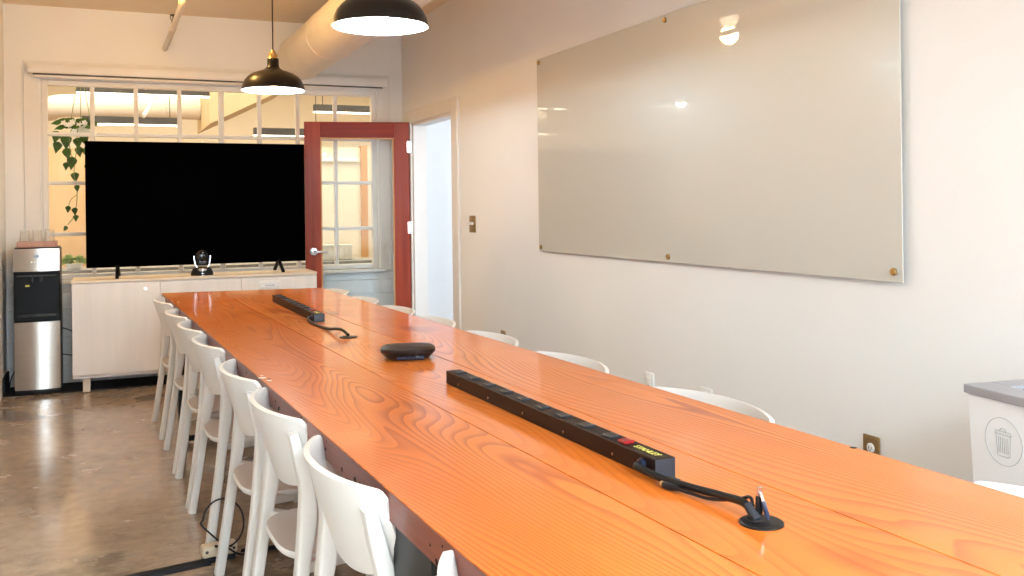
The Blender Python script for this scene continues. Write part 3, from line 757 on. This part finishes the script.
w = MB(); w.lathe([(0.03, -0.052), (0.047, -0.040), (0.050, 0.0), (0.047, 0.036), (0.03, 0.046)], 28, X=Matrix.Translation((0, 0, 0.145)) @ Matrix.Rotation(PI / 2, 4, 'X'))
w.box(-0.042, 0.042, -0.03, 0.03, 0.075, 0.13, 0.014, 3)
hdm = w.build('camera_head', M['blackplastic'], vc)
MB().lathe([(0.034, 0.0), (0.034, 0.008), (0.028, 0.010), (0.022, 0.006), (0.003, 0.009)], 28, X=Matrix.Translation((0, -0.045, 0.147)) @ Matrix.Rotation(PI / 2, 4, 'X')).build('lens', M['blackgloss'], hdm)
MB().lathe([(0.028, 0), (0.028, 0.004)], 24, cap0=True, X=Matrix.Translation((0, -0.043, 0.105)) @ Matrix.Rotation(PI / 2, 4, 'X'), sy=0.6).build('sensor_window', M['slate'], hdm)

# ------------------------------------------------------------------ water cooler with tray and tumblers
CW0, CW1, CYF, CYR = -0.612, -0.306, 7.60, 7.96
wc = thing('water_cooler', 'black and brushed steel floor-standing water cooler in the left corner', 'water cooler', ((CW0 + CW1) / 2, 7.60, 0.0065))
hw = 0.153
MB().box(-hw, hw, 0.022, 0.36, 0.012, 1.062, 0.012, 3).build('housing', M['blackplastic'], wc)
MB().box(-hw + 0.005, hw - 0.005, 0.012, 0.34, 0.0, 0.03, 0.004, 2).build('base', M['blackplastic'], wc)
def bowed(z0, z1, dep, x0, x1):
    pts = [(x0, 0.03)] + [(x0 + (x1 - x0) * i / 14, 0.012 - dep * (1 - (2 * i / 14 - 1) ** 2)) for i in range(15)] + [(x1, 0.03)]
    return MB().prism(pts, z0, z1)
bowed(0.034, 0.525, 0.018, -hw + 0.003, hw - 0.003).build('lower_door', M['steel'], wc)
tp = bowed(0.895, 1.060, 0.014, -hw + 0.001, hw - 0.001).build('control_panel', M['steel'], wc)
for i in range(5):
    MB().lathe([(0.0045, 0), (0.0045, 0.002)], 12, X=Matrix.Translation((-0.032 + i * 0.020, -0.0005, 0.962)) @ Matrix.Rotation(PI / 2, 4, 'X')).build('indicator', M['mint'] if i == 0 else M['whitegloss'], tp)
MB().lathe([(0.011, 0), (0.011, 0.0012)], 20, sx=1.9, X=Matrix.Translation((0.0, -0.001, 1.005)) @ Matrix.Rotation(PI / 2, 4, 'X')).build('badge', M['blueprint'], tp)
w = MB(); w.box(-hw + 0.004, hw - 0.004, 0.006, 0.024, 0.53, 0.895, 0.003, 1); w.build('dispenser_recess', M['recess'], wc)
MB().box(-hw + 0.022, hw - 0.022, -0.004, 0.03, 0.855, 0.868, 0.003, 1).build('recess_lip', M['slate'], wc)
for x in (-0.03, 0.03): MB().lathe([(0.009, 0.815), (0.011, 0.855)], 14, c=(x, 0.002, 0)).build('spout', M['slate'], wc)
MB().box(-0.125, 0.125, -0.026, 0.02, 0.565, 0.585, 0.006, 2).build('drip_tray', M['slate'], wc)
MB().box(-0.075, -0.047, 0.003, 0.006, 0.785, 0.797).build('sticker', M['yellow'], wc, smooth=False)
MB().box(-hw + 0.005, hw - 0.005, 0.03, 0.35, 1.061, 1.068, 0.003, 1).build('top_cover', M['blackplastic'], wc)

tr = thing('glass_tray', 'pinkish wooden tray with a rim on top of the water cooler', 'tray', ((CW0 + CW1) / 2, 7.635, 1.0745))
w = MB(); w.box(-0.13, 0.13, 0.0, 0.24, 0.0, 0.010, 0.002, 1)
w.box(-0.13, 0.13, 0.0, 0.012, 0.009, 0.042, 0.002, 1); w.box(-0.13, 0.13, 0.228, 0.24, 0.009, 0.042, 0.002, 1)
w.box(-0.13, -0.118, 0.011, 0.229, 0.009, 0.042, 0.002, 1); w.box(0.118, 0.13, 0.011, 0.229, 0.009, 0.042, 0.002, 1)
w.build('tray_body', M['tray'], tr)
for x in (-0.045, 0.0, 0.035): MB().lathe([(0.006, 0), (0.006, 0.003)], 12, X=Matrix.Translation((x, 0.0, 0.02)) @ Matrix.Rotation(PI / 2, 4, 'X')).build('tray_stud', M['brass'], tr)
g0 = None
for i, (dx, lab) in enumerate(((-0.082, 'upturned clear glass tumbler, first from the left wall in the row on the cooler tray'), (0.0, 'upturned clear glass tumbler, middle of the three on the cooler tray'), (0.082, 'upturned clear glass tumbler on the cooler tray nearest the window frame'))):
    p = ((CW0 + CW1) / 2 + dx, 7.635 + 0.09, 1.0845)
    if i == 0:
        prof = [(0.040, 0.0), (0.0395, 0.002), (0.031, 0.112), (0.028, 0.118), (0.003, 0.118), (0.003, 0.108), (0.0275, 0.107), (0.0368, 0.002), (0.037, 0.0)]
        g0 = MB().lathe(prof, 32, cap0=False, cap1=False).build('glass_tumbler', M['cup']); tag(g0, lab, 'glass', 'upturned tumblers on the cooler'); g0.location = p
    else:
        g = g0.copy(); COL.objects.link(g); g.location = p; g['label'] = lab
# power cords by the cooler
MB().tube(crom([(-0.145, 0.22, 0.19), (-0.186, 0.19, 0.10), (-0.205, 0.15, 0.006), (-0.209, 0.08, 0.006)], 6), 0.004, 8).build('power_cord', M['rubber'], wc)
for pts in ([(0.140, 0.35, 0.44), (0.20, 0.385, 0.41), (0.28, 0.385, 0.37), (0.36, 0.385, 0.36)], [(0.140, 0.35, 0.235), (0.22, 0.385, 0.215), (0.36, 0.385, 0.22)]):
    MB().tube(crom(pts, 6), 0.004, 8).build('power_cord', M['rubber'], wc)

# ------------------------------------------------------------------ things on the table
def power_strip(label, uv, rz, L, W, H, group):
    p = tt(uv[0], uv[1]); t = thing('power_strip', label, 'power strip', p, TY + rz, group)
    # local: y from 0 (near end) to L (far end)
    MB().box(-W / 2, W / 2, 0, L, 0.0, H, 0.0015, 1).build('housing', M['brown_metal'], t)
    MB().box(-W / 2 + 0.0005, W / 2 - 0.0005, -0.002, 0.001, 0.001, H - 0.001).build('end_cap', M['slate'], t, smooth=False)
    for i in range(9):
        y = 0.20 + i * (L - 0.26) / 8.0
        o = MB().box(-W / 2 + 0.008, W / 2 - 0.010, y - 0.019, y + 0.019, H - 0.001, H + 0.0045, 0.0015, 1).build('outlet', M['slate'], t)
        w = MB(); w.box(-0.006, -0.0045, y - 0.006, y + 0.006, H + 0.004, H + 0.0049); w.box(0.0035, 0.005, y - 0.006, y + 0.006, H + 0.004, H + 0.0049)
        w.build('slots', M['hole'], o, smooth=False)
    MB().box(-0.014, 0.012, 0.128, 0.156, H - 0.001, H + 0.006, 0.002, 1).build('rocker_switch', M['red'], t)
    text_mb('STANLEY', 0.021, 'label_text', M['yellow'], t, Matrix.Translation((0.0, 0.064, H + 0.0006)) @ Matrix.Rotation(-PI / 2, 4, 'Z'))
    for y in (0.16, 0.38, 0.60, 0.82, 1.04):
        if y < L - 0.02:
            MB().lathe([(0.0032, 0), (0.0032, 0.0012)], 10, X=Matrix.Translation((-W / 2, y, 0.014)) @ Matrix.Rotation(-PI / 2, 4, 'Y')).build('screw', M['chrome'], t)
    MB().lathe([(0.013, 0), (0.013, 0.006), (0.010, 0.008)], 18, X=Matrix.Translation((-W / 2, 0.045, 0.020)) @ Matrix.Rotation(-PI / 2, 4, 'Y')).build('cord_bushing', M['navy'], t)
    return t
s1 = power_strip('long dark brown power strip on the table nearer the camera', (1.087, 1.572), -0.006, 1.142, 0.047, 0.040, 'power strips on the table')
w = MB()
w.tube(crom([(-0.024, 0.045, 0.020), (-0.041, 0.040, 0.020), (-0.040, 0.015, 0.018), (-0.030, -0.04, 0.013), (-0.014, -0.12, 0.014), (-0.004, -0.19, 0.018), (-0.004, -0.245, 0.022), (-0.008, -0.275, 0.010)], 6), 0.0075, 10)
w.build('cord', M['blackplastic'], s1)
MB().box(-0.018, 0.016, -0.030, -0.002, 0.0005, 0.004, 0.001, 1).build('mounting_tab', M['slate'], s1)
s2 = power_strip('dark brown power strip at the far end of the table near the cabinet', (1.108, 4.535), -0.0215, 1.14, 0.050, 0.040, 'power strips on the table')
MB().tube(crom([(-0.025, 0.045, 0.020), (-0.046, 0.040, 0.018), (-0.055, -0.05, 0.009), (-0.045, -0.20, 0.006), (-0.035, -0.34, 0.009), (-0.03, -0.46, 0.022), (-0.022, -0.54, 0.026), (-0.010, -0.59, 0.010)], 6), 0.0065, 10).build('cord', M['blackplastic'], s2)

def grommet(label, uv):
    p = tt(*uv); t = thing('cable_grommet', label, 'cable grommet', p, TY, 'round cable grommets in the tabletop')
    MB().lathe([(0.0375, 0.0), (0.0375, 0.003), (0.035, 0.0045), (0.002, 0.005)], 40).build('cap', M['blackplastic'], t)
    MB().lathe([(0.013, 0.004), (0.013, 0.0058)], 20, c=(-0.008, 0.010, 0)).build('cable_opening', M['hole'], t)
    return t
grommet('round black cable grommet nearer the camera with upright plugs', (1.080, 1.273))
grommet('round black cable grommet beside the far power strip', (1.084, 3.925))
def plug(label, uv, tilt, az, body_m, L=0.036, tip=True):
    p = tt(uv[0], uv[1], TZ + 0.0055)
    t = thing('usb_cable', label, 'cable', p, az, 'cables standing in the near grommet')
    X = Matrix.Rotation(tilt, 4, 'X')
    MB().tube([(0, 0, 0), (0, 0, 0.008)], 0.003, 10, X=X).build('cord', M['navy'], t)
    MB().box(-0.0065, 0.0065, -0.004, 0.004, 0.006, L, 0.002, 2, X=X).build('plug_body', body_m, t)
    if tip: MB().box(-0.006, 0.006, -0.0023, 0.0023, L - 0.001, L + 0.014, 0.0004, 1, X=X).build('plug_tip', M['chrome'], t)
    return t
plug('taller upright cable plug with metal tip in the near grommet', (1.083, 1.284), 0.06, 0.2, M['blackplastic'], 0.040)
plug('shorter tilted cable plug with metal tip in the near grommet', (1.094, 1.272), -0.28, 1.1, M['navy'], 0.034)
# loose adapter cable beside the strip
p = tt(1.045, 1.50); t = thing('adapter_cable', 'thin black adapter cable with gold connector end beside the near power strip', 'cable', p, TY)
MB().tube(crom([(0.003, -0.010, 0.009), (0.012, -0.05, 0.008), (0.024, -0.10, 0.009), (0.040, -0.15, 0.020), (0.040, -0.185, 0.034), (0.030, -0.206, 0.026)], 6), 0.0032, 8).build('cord', M['blackplastic'], t)
MB().tube([(0, 0.014, 0.008), (0.002, -0.004, 0.009), (0.008, -0.024, 0.009)], [0.007, 0.0075, 0.005], 12).build('connector', M['blackplastic'], t)
MB().tube([(-0.001, 0.022, 0.008), (0.0, 0.013, 0.008)], 0.0062, 12).build('gold_tip', M['brass'], t)
MB().tube([(0.026, -0.196, 0.026), (0.026, -0.222, 0.007)], 0.0075, 14).build('strain_relief', M['slate'], t)

p = tt(1.132, 3.285); sp = thing('speakerphone', 'flat black conference speakerphone in the middle of the table', 'speakerphone', p, TY - 0.32)
def sq(r, z, e=0.52):
    o = []
    for i in range(56):
        a = 2 * PI * i / 56; c_, s_ = math.cos(a), math.sin(a)
        o.append((r * math.copysign(abs(c_) ** (e + 0.1), c_), r * 0.90 * math.copysign(abs(s_) ** (e + 0.1), s_), z))
    return o
def rings_mesh(rs):
    vs = [p for r in rs for p in r]; n = len(rs[0]); fs = [tuple(range(n - 1, -1, -1)), tuple((len(rs) - 1) * n + i for i in range(n))]
    for a in range(len(rs) - 1):
        for i in range(n):
            j = (i + 1) % n; fs.append((a * n + i, a * n + j, (a + 1) * n + j, (a + 1) * n + i))
    return MB().add(vs, fs)
rings_mesh([sq(0.068, 0.0), sq(0.076, 0.003), sq(0.094, 0.022), sq(0.0985, 0.028)]).build('base', M['blackplastic'], sp)
rings_mesh([sq(0.0985, 0.0275), sq(0.099, 0.033), sq(0.096, 0.039), sq(0.088, 0.0425), sq(0.06, 0.045), sq(0.02, 0.046)]).build('top_cover', M['brown_metal'], sp)
w = MB()
for a in range(5):
    for b_ in range(3): w.lathe([(0.003, 0.0425), (0.003, 0.0447)], 8, c=(-0.072 + 0.010 * b_, 0.02 + 0.011 * a - 0.02, 0))
w.build('buttons', M['slate'], sp)
XP = Matrix.Translation((0.008, -0.0755, 0.0135)) @ Matrix.Rotation(-0.66, 4, 'X')
MB().box(-0.048, 0.048, -0.003, 0.006, -0.0095, 0.0095, 0.001, 1, X=XP).build('port_panel', M['navy'], sp)
w = MB()
for x in (-0.032, -0.014, 0.004): w.box(x - 0.005, x + 0.005, -0.0036, 0.0, -0.004, 0.004, X=XP)
w.build('ports', M['hole'], sp, smooth=False)
MB().lathe([(0.0055, 0.0), (0.0055, 0.002), (0.003, 0.002)], 14, X=XP @ Matrix.Translation((0.024, -0.003, 0)) @ Matrix.Rotation(PI / 2, 4, 'X')).build('round_port', M['chrome'], sp)

# ------------------------------------------------------------------ floor outlet, cords, cable cover
fo = thing('floor_power_outlet', 'cream plastic power outlet block on the floor under the left chairs', 'outlet', (0.385, 3.705, 0.0), 0.12)
MB().box(-0.065, 0.065, -0.028, 0.028, 0.018, 0.062, 0.010, 3).build('housing', M['cream'], fo)
w = MB()
for x in (-0.05, 0.05): w.lathe([(0.006, 0), (0.006, 0.001)], 10, X=Matrix.Translation((x, -0.028, 0.042)) @ Matrix.Rotation(PI / 2, 4, 'X'))
w.build('screws', M['darkgrey'], fo)
MB().box(-0.055, 0.055, -0.032, 0.03, 0.0, 0.02, 0.005, 2).build('base', M['rubber'], fo)
lp = [(0.395 + 0.072 * math.cos(a), 3.64 - 0.02 * math.cos(a), 0.155 + 0.092 * math.sin(a)) for a in [(-2.0 + i * 0.262) for i in range(21)]]
tag(MB().tube(crom([(0.43, 3.665, 0.055)] + lp + [(0.44, 3.66, 0.03), (0.52, 3.70, 0.008), (0.75, 3.72, 0.008)], 3), 0.0034, 8).build('looped_cable', M['rubber']), 'thin black cable looped above the cream floor outlet block', 'cable')
w = MB(); w.prism([(-0.035, 0.0), (0.035, 0.0), (0.018, 0.012), (-0.018, 0.012)], 0, 1.0, X=Matrix.Translation((0.345, 3.685, 0)) @ Matrix.Rotation(0.17 + PI / 2 - PI / 2, 4, 'Z') @ Matrix(((0, 0, -1, 0), (1, 0, 0, 0), (0, 1, 0, 0), (0, 0, 0, 1))))
tag(w.build('cable_cover', M['rubber'], smooth=False), 'flat black rubber cable cover across the floor beside the chairs', 'cable cover')
tag(MB().tube(crom([(0.47, 3.735, 0.008), (0.60, 3.72, 0.008), (0.80, 3.76, 0.008), (1.05, 3.74, 0.008)], 6), 0.007, 8).build('floor_cable', M['rubber']), 'thick black cable running under the table from the floor outlet block', 'cable')

# ------------------------------------------------------------------ waste bin
wb = thing('waste_bin', 'white waste bin with grey rim and a printed trash can symbol by the right wall', 'waste bin', (2.027, 1.72, 0.0), -0.14)
BD, BL, BH, TP = 0.355, 0.58, 0.860, 0.026
def fr(z): return TP * (1 - z / (BH - 0.022))
bv = []
for z in (0.0, BH - 0.022):
    i = fr(z); bv += [(i, -BL + i, z), (BD - i * 0.3, -BL + i, z), (BD - i * 0.3, -i, z), (i, -i, z)]
w = MB().add(bv, [(3, 2, 1, 0), (0, 1, 5, 4), (1, 2, 6, 5), (2, 3, 7, 6), (3, 0, 4, 7), (4, 5, 6, 7)])
w.build('bin_body', M['bin'], wb, smooth=False)
w = MB(); a = 0.008
w.box(-a, BD, -BL - a, a, BH - 0.022, BH, 0.0)
rim = MB()
o0, o1, q0, q1 = -a, BD, -BL - a, a
h0, h1, p0, p1 = 0.075, BD - 0.045, -BL + 0.07, -0.058
rim.box(o0, h0, q0, q1, BH - 0.022, BH, 0.002, 1); rim.box(h1, o1, q0, q1, BH - 0.022, BH, 0.002, 1)
rim.box(h0, h1, q0, p0, BH - 0.022, BH, 0.002, 1); rim.box(h0, h1, p1, q1, BH - 0.022, BH, 0.002, 1)
rim.build('rim', M['binrim'], wb, smooth=False)
def bagf(a_, b_):
    x = h0 + (h1 - h0) * a_; y = p0 + (p1 - p0) * b_
    return (x, y, BH - 0.011 + 0.006 * math.sin(23 * a_ + 5 * b_) * math.sin(17 * b_ + 3 * a_) - 0.008 * math.sin(PI * a_) * math.sin(PI * b_)), (0, 0, 1)
MB().slab(bagf, 24, 30, 0.004).build('bin_liner', M['bag'], wb)
ic = MB(); cyy, czz, R_ = -0.112, 0.738, 0.0585
def ip(y, z, lift=0.0006): return (fr(z) - lift, cyy - y, z)      # y>0 goes toward the camera side
LRr = 0.0007
ic.tube([ip(R_ * math.cos(q), czz + R_ * math.sin(q)) for q in [2 * PI * i / 48 for i in range(48)]], LRr, 6, closed=True)
def ln(pts, closed=False): ic.tube([ip(y, czz + z) for y, z in pts], LRr, 6, closed=closed)
ln([(-0.027, 0.018), (-0.022, 0.025), (0.022, 0.025), (0.027, 0.018)], True)
ln([(-0.010, 0.025), (-0.007, 0.032), (0.007, 0.032), (0.010, 0.025)])
ln([(-0.023, 0.017), (-0.019, -0.034), (-0.016, -0.036), (0.016, -0.036), (0.019, -0.034), (0.023, 0.017)])
for x in (-0.0115, 0.0, 0.0115): ln([(x - 0.003, 0.010), (x + 0.003, 0.010), (x + 0.0026, -0.028), (x - 0.0026, -0.028)], True)
ic.build('trash_can_symbol', M['iconline'], wb)

# ------------------------------------------------------------------ office beyond the interior window
OX0, OX1, OY1, OZ = -4.0, 6.0, 14.0, 3.35
struct(MB().box(OX0, OX1, YB + 0.121, OY1, -0.1, 0).build('floor_office', M['floor'], smooth=False))
struct(MB().box(OX0, OX1, YB + 0.121, OY1, OZ, OZ + 0.1).build('ceiling_office', M['office'], smooth=False))
struct(MB().box(OX0, OX1, OY1, OY1 + 0.1, 0, OZ).build('wall_office', M['office'], smooth=False))
w = MB(); w.box(OX0 - 0.1, OX0, YB + 0.121, OY1, 0, OZ); w.box(OX1, OX1 + 0.1, YB + 0.121, OY1, 0, OZ)
struct(w.build('wall_office_side', M['office'], smooth=False))
w = MB()
xs = [-3.5, -2.4, -1.3, -0.18, 0.94]
for a_, b_ in zip(xs, xs[1:]): w.box(a_, b_ - 0.0006, 9.60, 9.64, 0.0, 1.93)
tag(w.build('plywood_partition', M['ply'], smooth=False), 'peach plywood partition in the office beyond the window', 'partition')
pt = thing('beige_partition', 'beige partition with orange wood posts seen through the door glass', 'partition', (2.4, 10.3, 0))
MB().box(-0.55, 0.75, 0, 0.05, 0, 2.02).build('panel', M['office'], pt, smooth=False)
for x in (-0.62, 0.25, 0.50): MB().box(x, x + 0.075, -0.03, 0.06, 0, 2.04).build('post', M['orange_wood'], pt, smooth=False)
MB().box(-0.55, 0.22, -0.05, 0.0, 1.86, 1.90).build('shelf', M['shade_in'], pt, smooth=False)
struct(MB().box(OX0, OX1, 11.2, 11.6, 2.95, OZ).build('beam_office', M['office'], smooth=False))
w = MB(); w.prism([(1.00, 2.22), (1.12, 2.28), (1.87, 2.66), (1.87, OZ), (1.00, OZ)], -11.4, -9.95, X=Matrix.Rotation(PI / 2, 4, 'X'))
struct(w.build('beam_soffit', mat('tan_paint', (0.58, 0.45, 0.28, 1), 0.8, var=0.02), smooth=False))
# office duct along X with an elbow
od = thing('office_duct', 'fat cream air duct under the office ceiling behind the upper panes', 'duct', (0, 11.0, 2.475))
XD = Matrix.Rotation(PI / 2, 4, 'Y')
MB().tube(crom([(-0.55, 0.6, 0.0), (-0.45, 0.15, 0.0), (-0.15, 0, 0), (0.4, 0, 0), (0.9, 0, 0), (0.995, 0, 0.0)], 8), 0.122, 28).build('duct_body', M['duct'], od)
for x in (0.05, 0.62): MB().lathe([(0.123, -0.012), (0.130, -0.010), (0.130, 0.010), (0.123, 0.012)], 28, c=(0, 0, 0), cap0=False, cap1=False, X=Matrix.Translation((x, 0, 0)) @ XD).build('seam_band', M['duct'], od)
MB().box(-0.01, 0.01, -0.01, 0.01, 0.12, 0.874).build('hanger', M['duct'], od, smooth=False)
pp = tag(MB().tube([(0.36, 9.75, 2.26), (0.62, 10.5, 2.75)], 0.020, 12).build('office_pipe', M['duct']), 'thin slanting cream pipe in front of the office duct', 'pipe')
def lin_light(label, x0, x1, y, z):
    t = thing('linear_light', label, 'linear light', ((x0 + x1) / 2, y, z), 0, 'linear lights hanging in the office')
    L = (x1 - x0) / 2
    MB().box(-L, L, -0.035, 0.035, 0.0, 0.075, 0.003, 1).build('housing', M['darkgrey'], t)
    MB().box(-L, L, -0.033, 0.033, -0.012, 0.001).build('diffuser', M['tube'], t, smooth=False)
    for s in (-0.8, 0.8): MB().tube([(s * L, 0, 0.07), (s * L, 0, OZ - z - 0.001)], 0.004, 6).build('suspension_rod', M['darkgrey'], t)
    return t
lin_light('long office linear light highest behind the top left panes', -0.24, 1.05, 10.0, 2.50)
lin_light('long office linear light below the fat duct behind the left panes', -0.20, 0.72, 10.2, 2.215)
lin_light('office linear light with dark housing behind the rightmost top panes', 2.05, 3.0, 9.9, 2.37)
lin_light('office linear light low beside the upper corner of the red door', 1.395, 2.1, 9.7, 2.09)
# grey counter with white boxes behind the lower panes
ct = thing('office_counter', 'grey counter behind the bottom window panes', 'counter', (1.6, 8.55, 0))
MB().box(-2.2, 1.2, 0, 0.5, 0.0, 0.80).build('body', M['grey'], ct, smooth=False)
MB().box(-2.22, 1.22, -0.02, 0.52, 0.80, 0.845).build('worktop', M['grey'], ct, smooth=False)
bx = thing('storage_box', 'white ribbed box on the grey counter seen through the door glass', 'box', (1.99, 8.72, 0.8455))
MB().box(-0.17, 0.17, 0, 0.18, 0, 0.135, 0.006, 1).build('box_body', M['basket'], bx)
w = MB()
for i in range(7): w.box(-0.155 + i * 0.048, -0.135 + i * 0.048, -0.004, 0.002, 0.012, 0.12, 0.002, 1)
w.build('ribs', M['basket'], bx)
MB().box(-0.175, 0.175, -0.005, 0.185, 0.13, 0.145, 0.003, 1).build('rim', M['pot'], bx)

# plants behind the panes
def leaf(mb, base, d, L, W, droop=0.25):
    d = Vector(d).normalized(); side = d.cross(Vector((0, -1, 0.15))).normalized(); up = side.cross(d)
    prof = [(0, 0.02), (0.12, 0.62), (0.28, 1.0), (0.5, 0.86), (0.75, 0.45), (1.0, 0.02)]
    vs, fs = [], []
    for t_, w_ in prof:
        c = Vector(base) + d * L * t_ - Vector((0, 0, droop * L * t_ * t_)); hw_ = W * w_ / 2
        vs += [c - side * hw_ + up * 0.15 * hw_, c + up * 0.0, c + side * hw_ + up * 0.15 * hw_]
    n = len(prof)
    for i in range(n - 1):
        a_ = i * 3; fs += [(a_, a_ + 1, a_ + 4, a_ + 3), (a_ + 1, a_ + 2, a_ + 5, a_ + 4)]
    lo = [Vector(v) + Vector((0, 0.0012, 0)) for v in vs]; o = len(vs)
    fs += [tuple(o + i for i in reversed(f)) for f in fs]
    mb.add(vs + lo, fs)
hp = thing('hanging_plant', 'trailing green pothos with heart leaves hanging behind the top left panes', 'plant', (-0.20, 8.33, 1.93))
MB().lathe([(0.055, 0.0), (0.075, 0.03), (0.082, 0.09), (0.085, 0.10), (0.078, 0.10)], 24, c=(0.03, 0.06, 0.02)).build('pot', M['pot'], hp)
w = MB()
for s in (-1, 0, 1): w.tube([(0.03 + s * 0.08, 0.06, 0.11), (0.03, 0.06, 0.6), (0.03, 0.06, OZ - 1.93 - 0.001)], 0.003, 6)
w.build('hanger', M['stem'], hp)
v1 = crom([(0.03, 0.02, 0.12), (0.01, -0.10, 0.06), (0.0, -0.12, -0.10), (-0.02, -0.12, -0.28), (0.0, -0.11, -0.45), (-0.02, -0.11, -0.62), (-0.07, -0.11, -0.70)], 6)
v2 = crom([(0.02, 0.0, 0.12), (-0.04, -0.10, 0.05), (-0.05, -0.12, -0.07), (-0.03, -0.12, -0.18)], 6)
v3 = crom([(0.0, -0.11, -0.46), (-0.045, -0.11, -0.50), (-0.066, -0.11, -0.56)], 6)
w = MB(); w.tube(v1, 0.0035, 6); w.tube(v2, 0.003, 6); w.tube(v3, 0.0025, 6); w.build('stem', M['stem'], hp)
w = MB(); rl = random.Random(5)
for q, (x, z, L, dx) in enumerate([(-0.147, -0.002, 0.108, -0.3), (-0.075, -0.032, 0.118, 0), (-0.14, -0.081, 0.098, -0.3), (-0.069, -0.128, 0.098, 0.25), (0.011, -0.047, 0.098, 0.2), (0.018, -0.111, 0.088, 0.2), (-0.034, -0.207, 0.108, -0.15), (-0.077, -0.231, 0.069, -0.1), (-0.013, -0.319, 0.088, 0.1), (0.0, -0.407, 0.059, 0.1), (-0.067, -0.574, 0.059, -0.1), (-0.017, -0.591, 0.064, 0.1), (-0.01, -0.647, 0.059, 0), (-0.09, -0.733, 0.049, -0.9), (0.06, -0.02, 0.10, 0.4), (0.08, -0.12, 0.10, 0.4), (0.09, -0.25, 0.09, 0.2)]):
    leaf(w, (x - dx * L * 0.4, -0.125 + rl.uniform(-0.05, 0.04), z + L * 0.45), (dx, (-0.45, 0.1, -0.2, 0.35)[q % 4], -1), L * 0.84, L * 0.74)
for i in range(16): leaf(w, (rl.uniform(-0.12, 0.13), rl.uniform(-0.1, 0.08), rl.uniform(0.08, 0.13)), (rl.uniform(-1, 1), rl.uniform(-.5, .1), rl.uniform(0.1, .9)), 0.085, 0.05, 0.5)
w.build('foliage', M['leaf'], hp, ang=60)
w = MB()
for (x, z) in ((-0.09, 0.115), (-0.03, 0.125), (0.02, 0.11), (0.06, 0.12), (-0.06, 0.10)):
    for q in range(5): leaf(w, (x, -0.10, z), (math.cos(q * 1.256), -0.3, math.sin(q * 1.256)), 0.028, 0.02, 0.1)
w.build('flowers', M['petal'], hp, ang=60)
sp_ = thing('potted_plant', 'small pale green plant on the grey counter at the lower left window pane', 'plant', (-0.24, 8.70, 0.8455))
MB().lathe([(0.05, 0.0), (0.066, 0.04), (0.07, 0.05), (0.06, 0.05)], 20).build('pot', M['pot'], sp_)
w = MB()
for i in range(46):
    a_ = rl.uniform(0, 2 * PI); e_ = rl.uniform(0.1, 1.2)
    leaf(w, (0.03 * math.cos(a_), 0.03 * math.sin(a_), 0.05 + rl.uniform(0, .03)), (math.cos(a_) * math.cos(e_), math.sin(a_) * math.cos(e_), math.sin(e_)), 0.11, 0.04, 0.5)
w.build('foliage', M['leaf_pale'], sp_, ang=60)

# ------------------------------------------------------------------ lights
def area(name, loc, rot, sx, sy, energy, col):
    l = bpy.data.lights.new(name, 'AREA'); l.shape = 'RECTANGLE'; l.size = sx; l.size_y = sy; l.energy = energy; l.color = col
    o = bpy.data.objects.new(name, l); COL.objects.link(o); o.location = loc; o.rotation_euler = rot; return o
def point(name, loc, energy, col, r=0.04):
    l = bpy.data.lights.new(name, 'POINT'); l.energy = energy; l.color = col; l.shadow_soft_size = r
    o = bpy.data.objects.new(name, l); COL.objects.link(o); o.location = loc; return o
WARM = (1.0, 0.62, 0.32)
DAY = (0.66, 0.83, 1.0)
area('daylight_window', (XL - 0.20, (LY0 + LY1) / 2, (LZ0 + LZ1) / 2), (PI / 2 - 0.35, 0, -PI / 2), LY1 - LY0, LZ1 - LZ0, 45, DAY)
area('added_skylight_fill', ((KX0 + KX1) / 2, (KY0 + KY1) / 2, ZC + SH + 0.03), (0, 0, 0), KX1 - KX0, KY1 - KY0, 1750, DAY)  # main fill light, sent down through the added skylight
for (x, y, z) in PEND: point('pendant_bulb', (x, y, z + 0.030), 112, (0.74, 0.92, 1.0), 0.034)
point('globe_bulb', (0.42, 5.9, ZC - 0.29), 54, (1.0, 0.59, 0.18), 0.07)
area('office_light', (1.0, 10.5, OZ - 0.06), (0, 0, 0), 7.0, 4.4, 430, (1.0, 0.84, 0.62))
area('corridor_light', (3.6, 6.8, 2.66), (0, 0, 0), 1.0, 2.0, 10, (0.88, 0.94, 1.0))
area('corridor_daylight', (3.45, 4.6, 1.3), (PI / 2, 0, 0.25), 1.2, 1.8, 58, DAY)

wd = bpy.data.worlds.new('world'); SC.world = wd; wd.use_nodes = True
bg = wd.node_tree.nodes['Background']; bg.inputs[0].default_value = (0.85, 0.93, 1.0, 1); bg.inputs[1].default_value = 2.0

SC.view_settings.view_transform = 'Standard'; SC.view_settings.look = 'None'; SC.view_settings.gamma = 1.0
SC.view_settings.use_curve_mapping = False
SC.view_settings.exposure = 0.0
SC.cycles.use_denoising = True
SC.cycles.max_bounces = 8; SC.cycles.diffuse_bounces = 5; SC.cycles.glossy_bounces = 4; SC.cycles.transparent_max_bounces = 12
SC.cycles.caustics_reflective = False; SC.cycles.caustics_refractive = False
SC.cycles.sample_clamp_indirect = 6.0
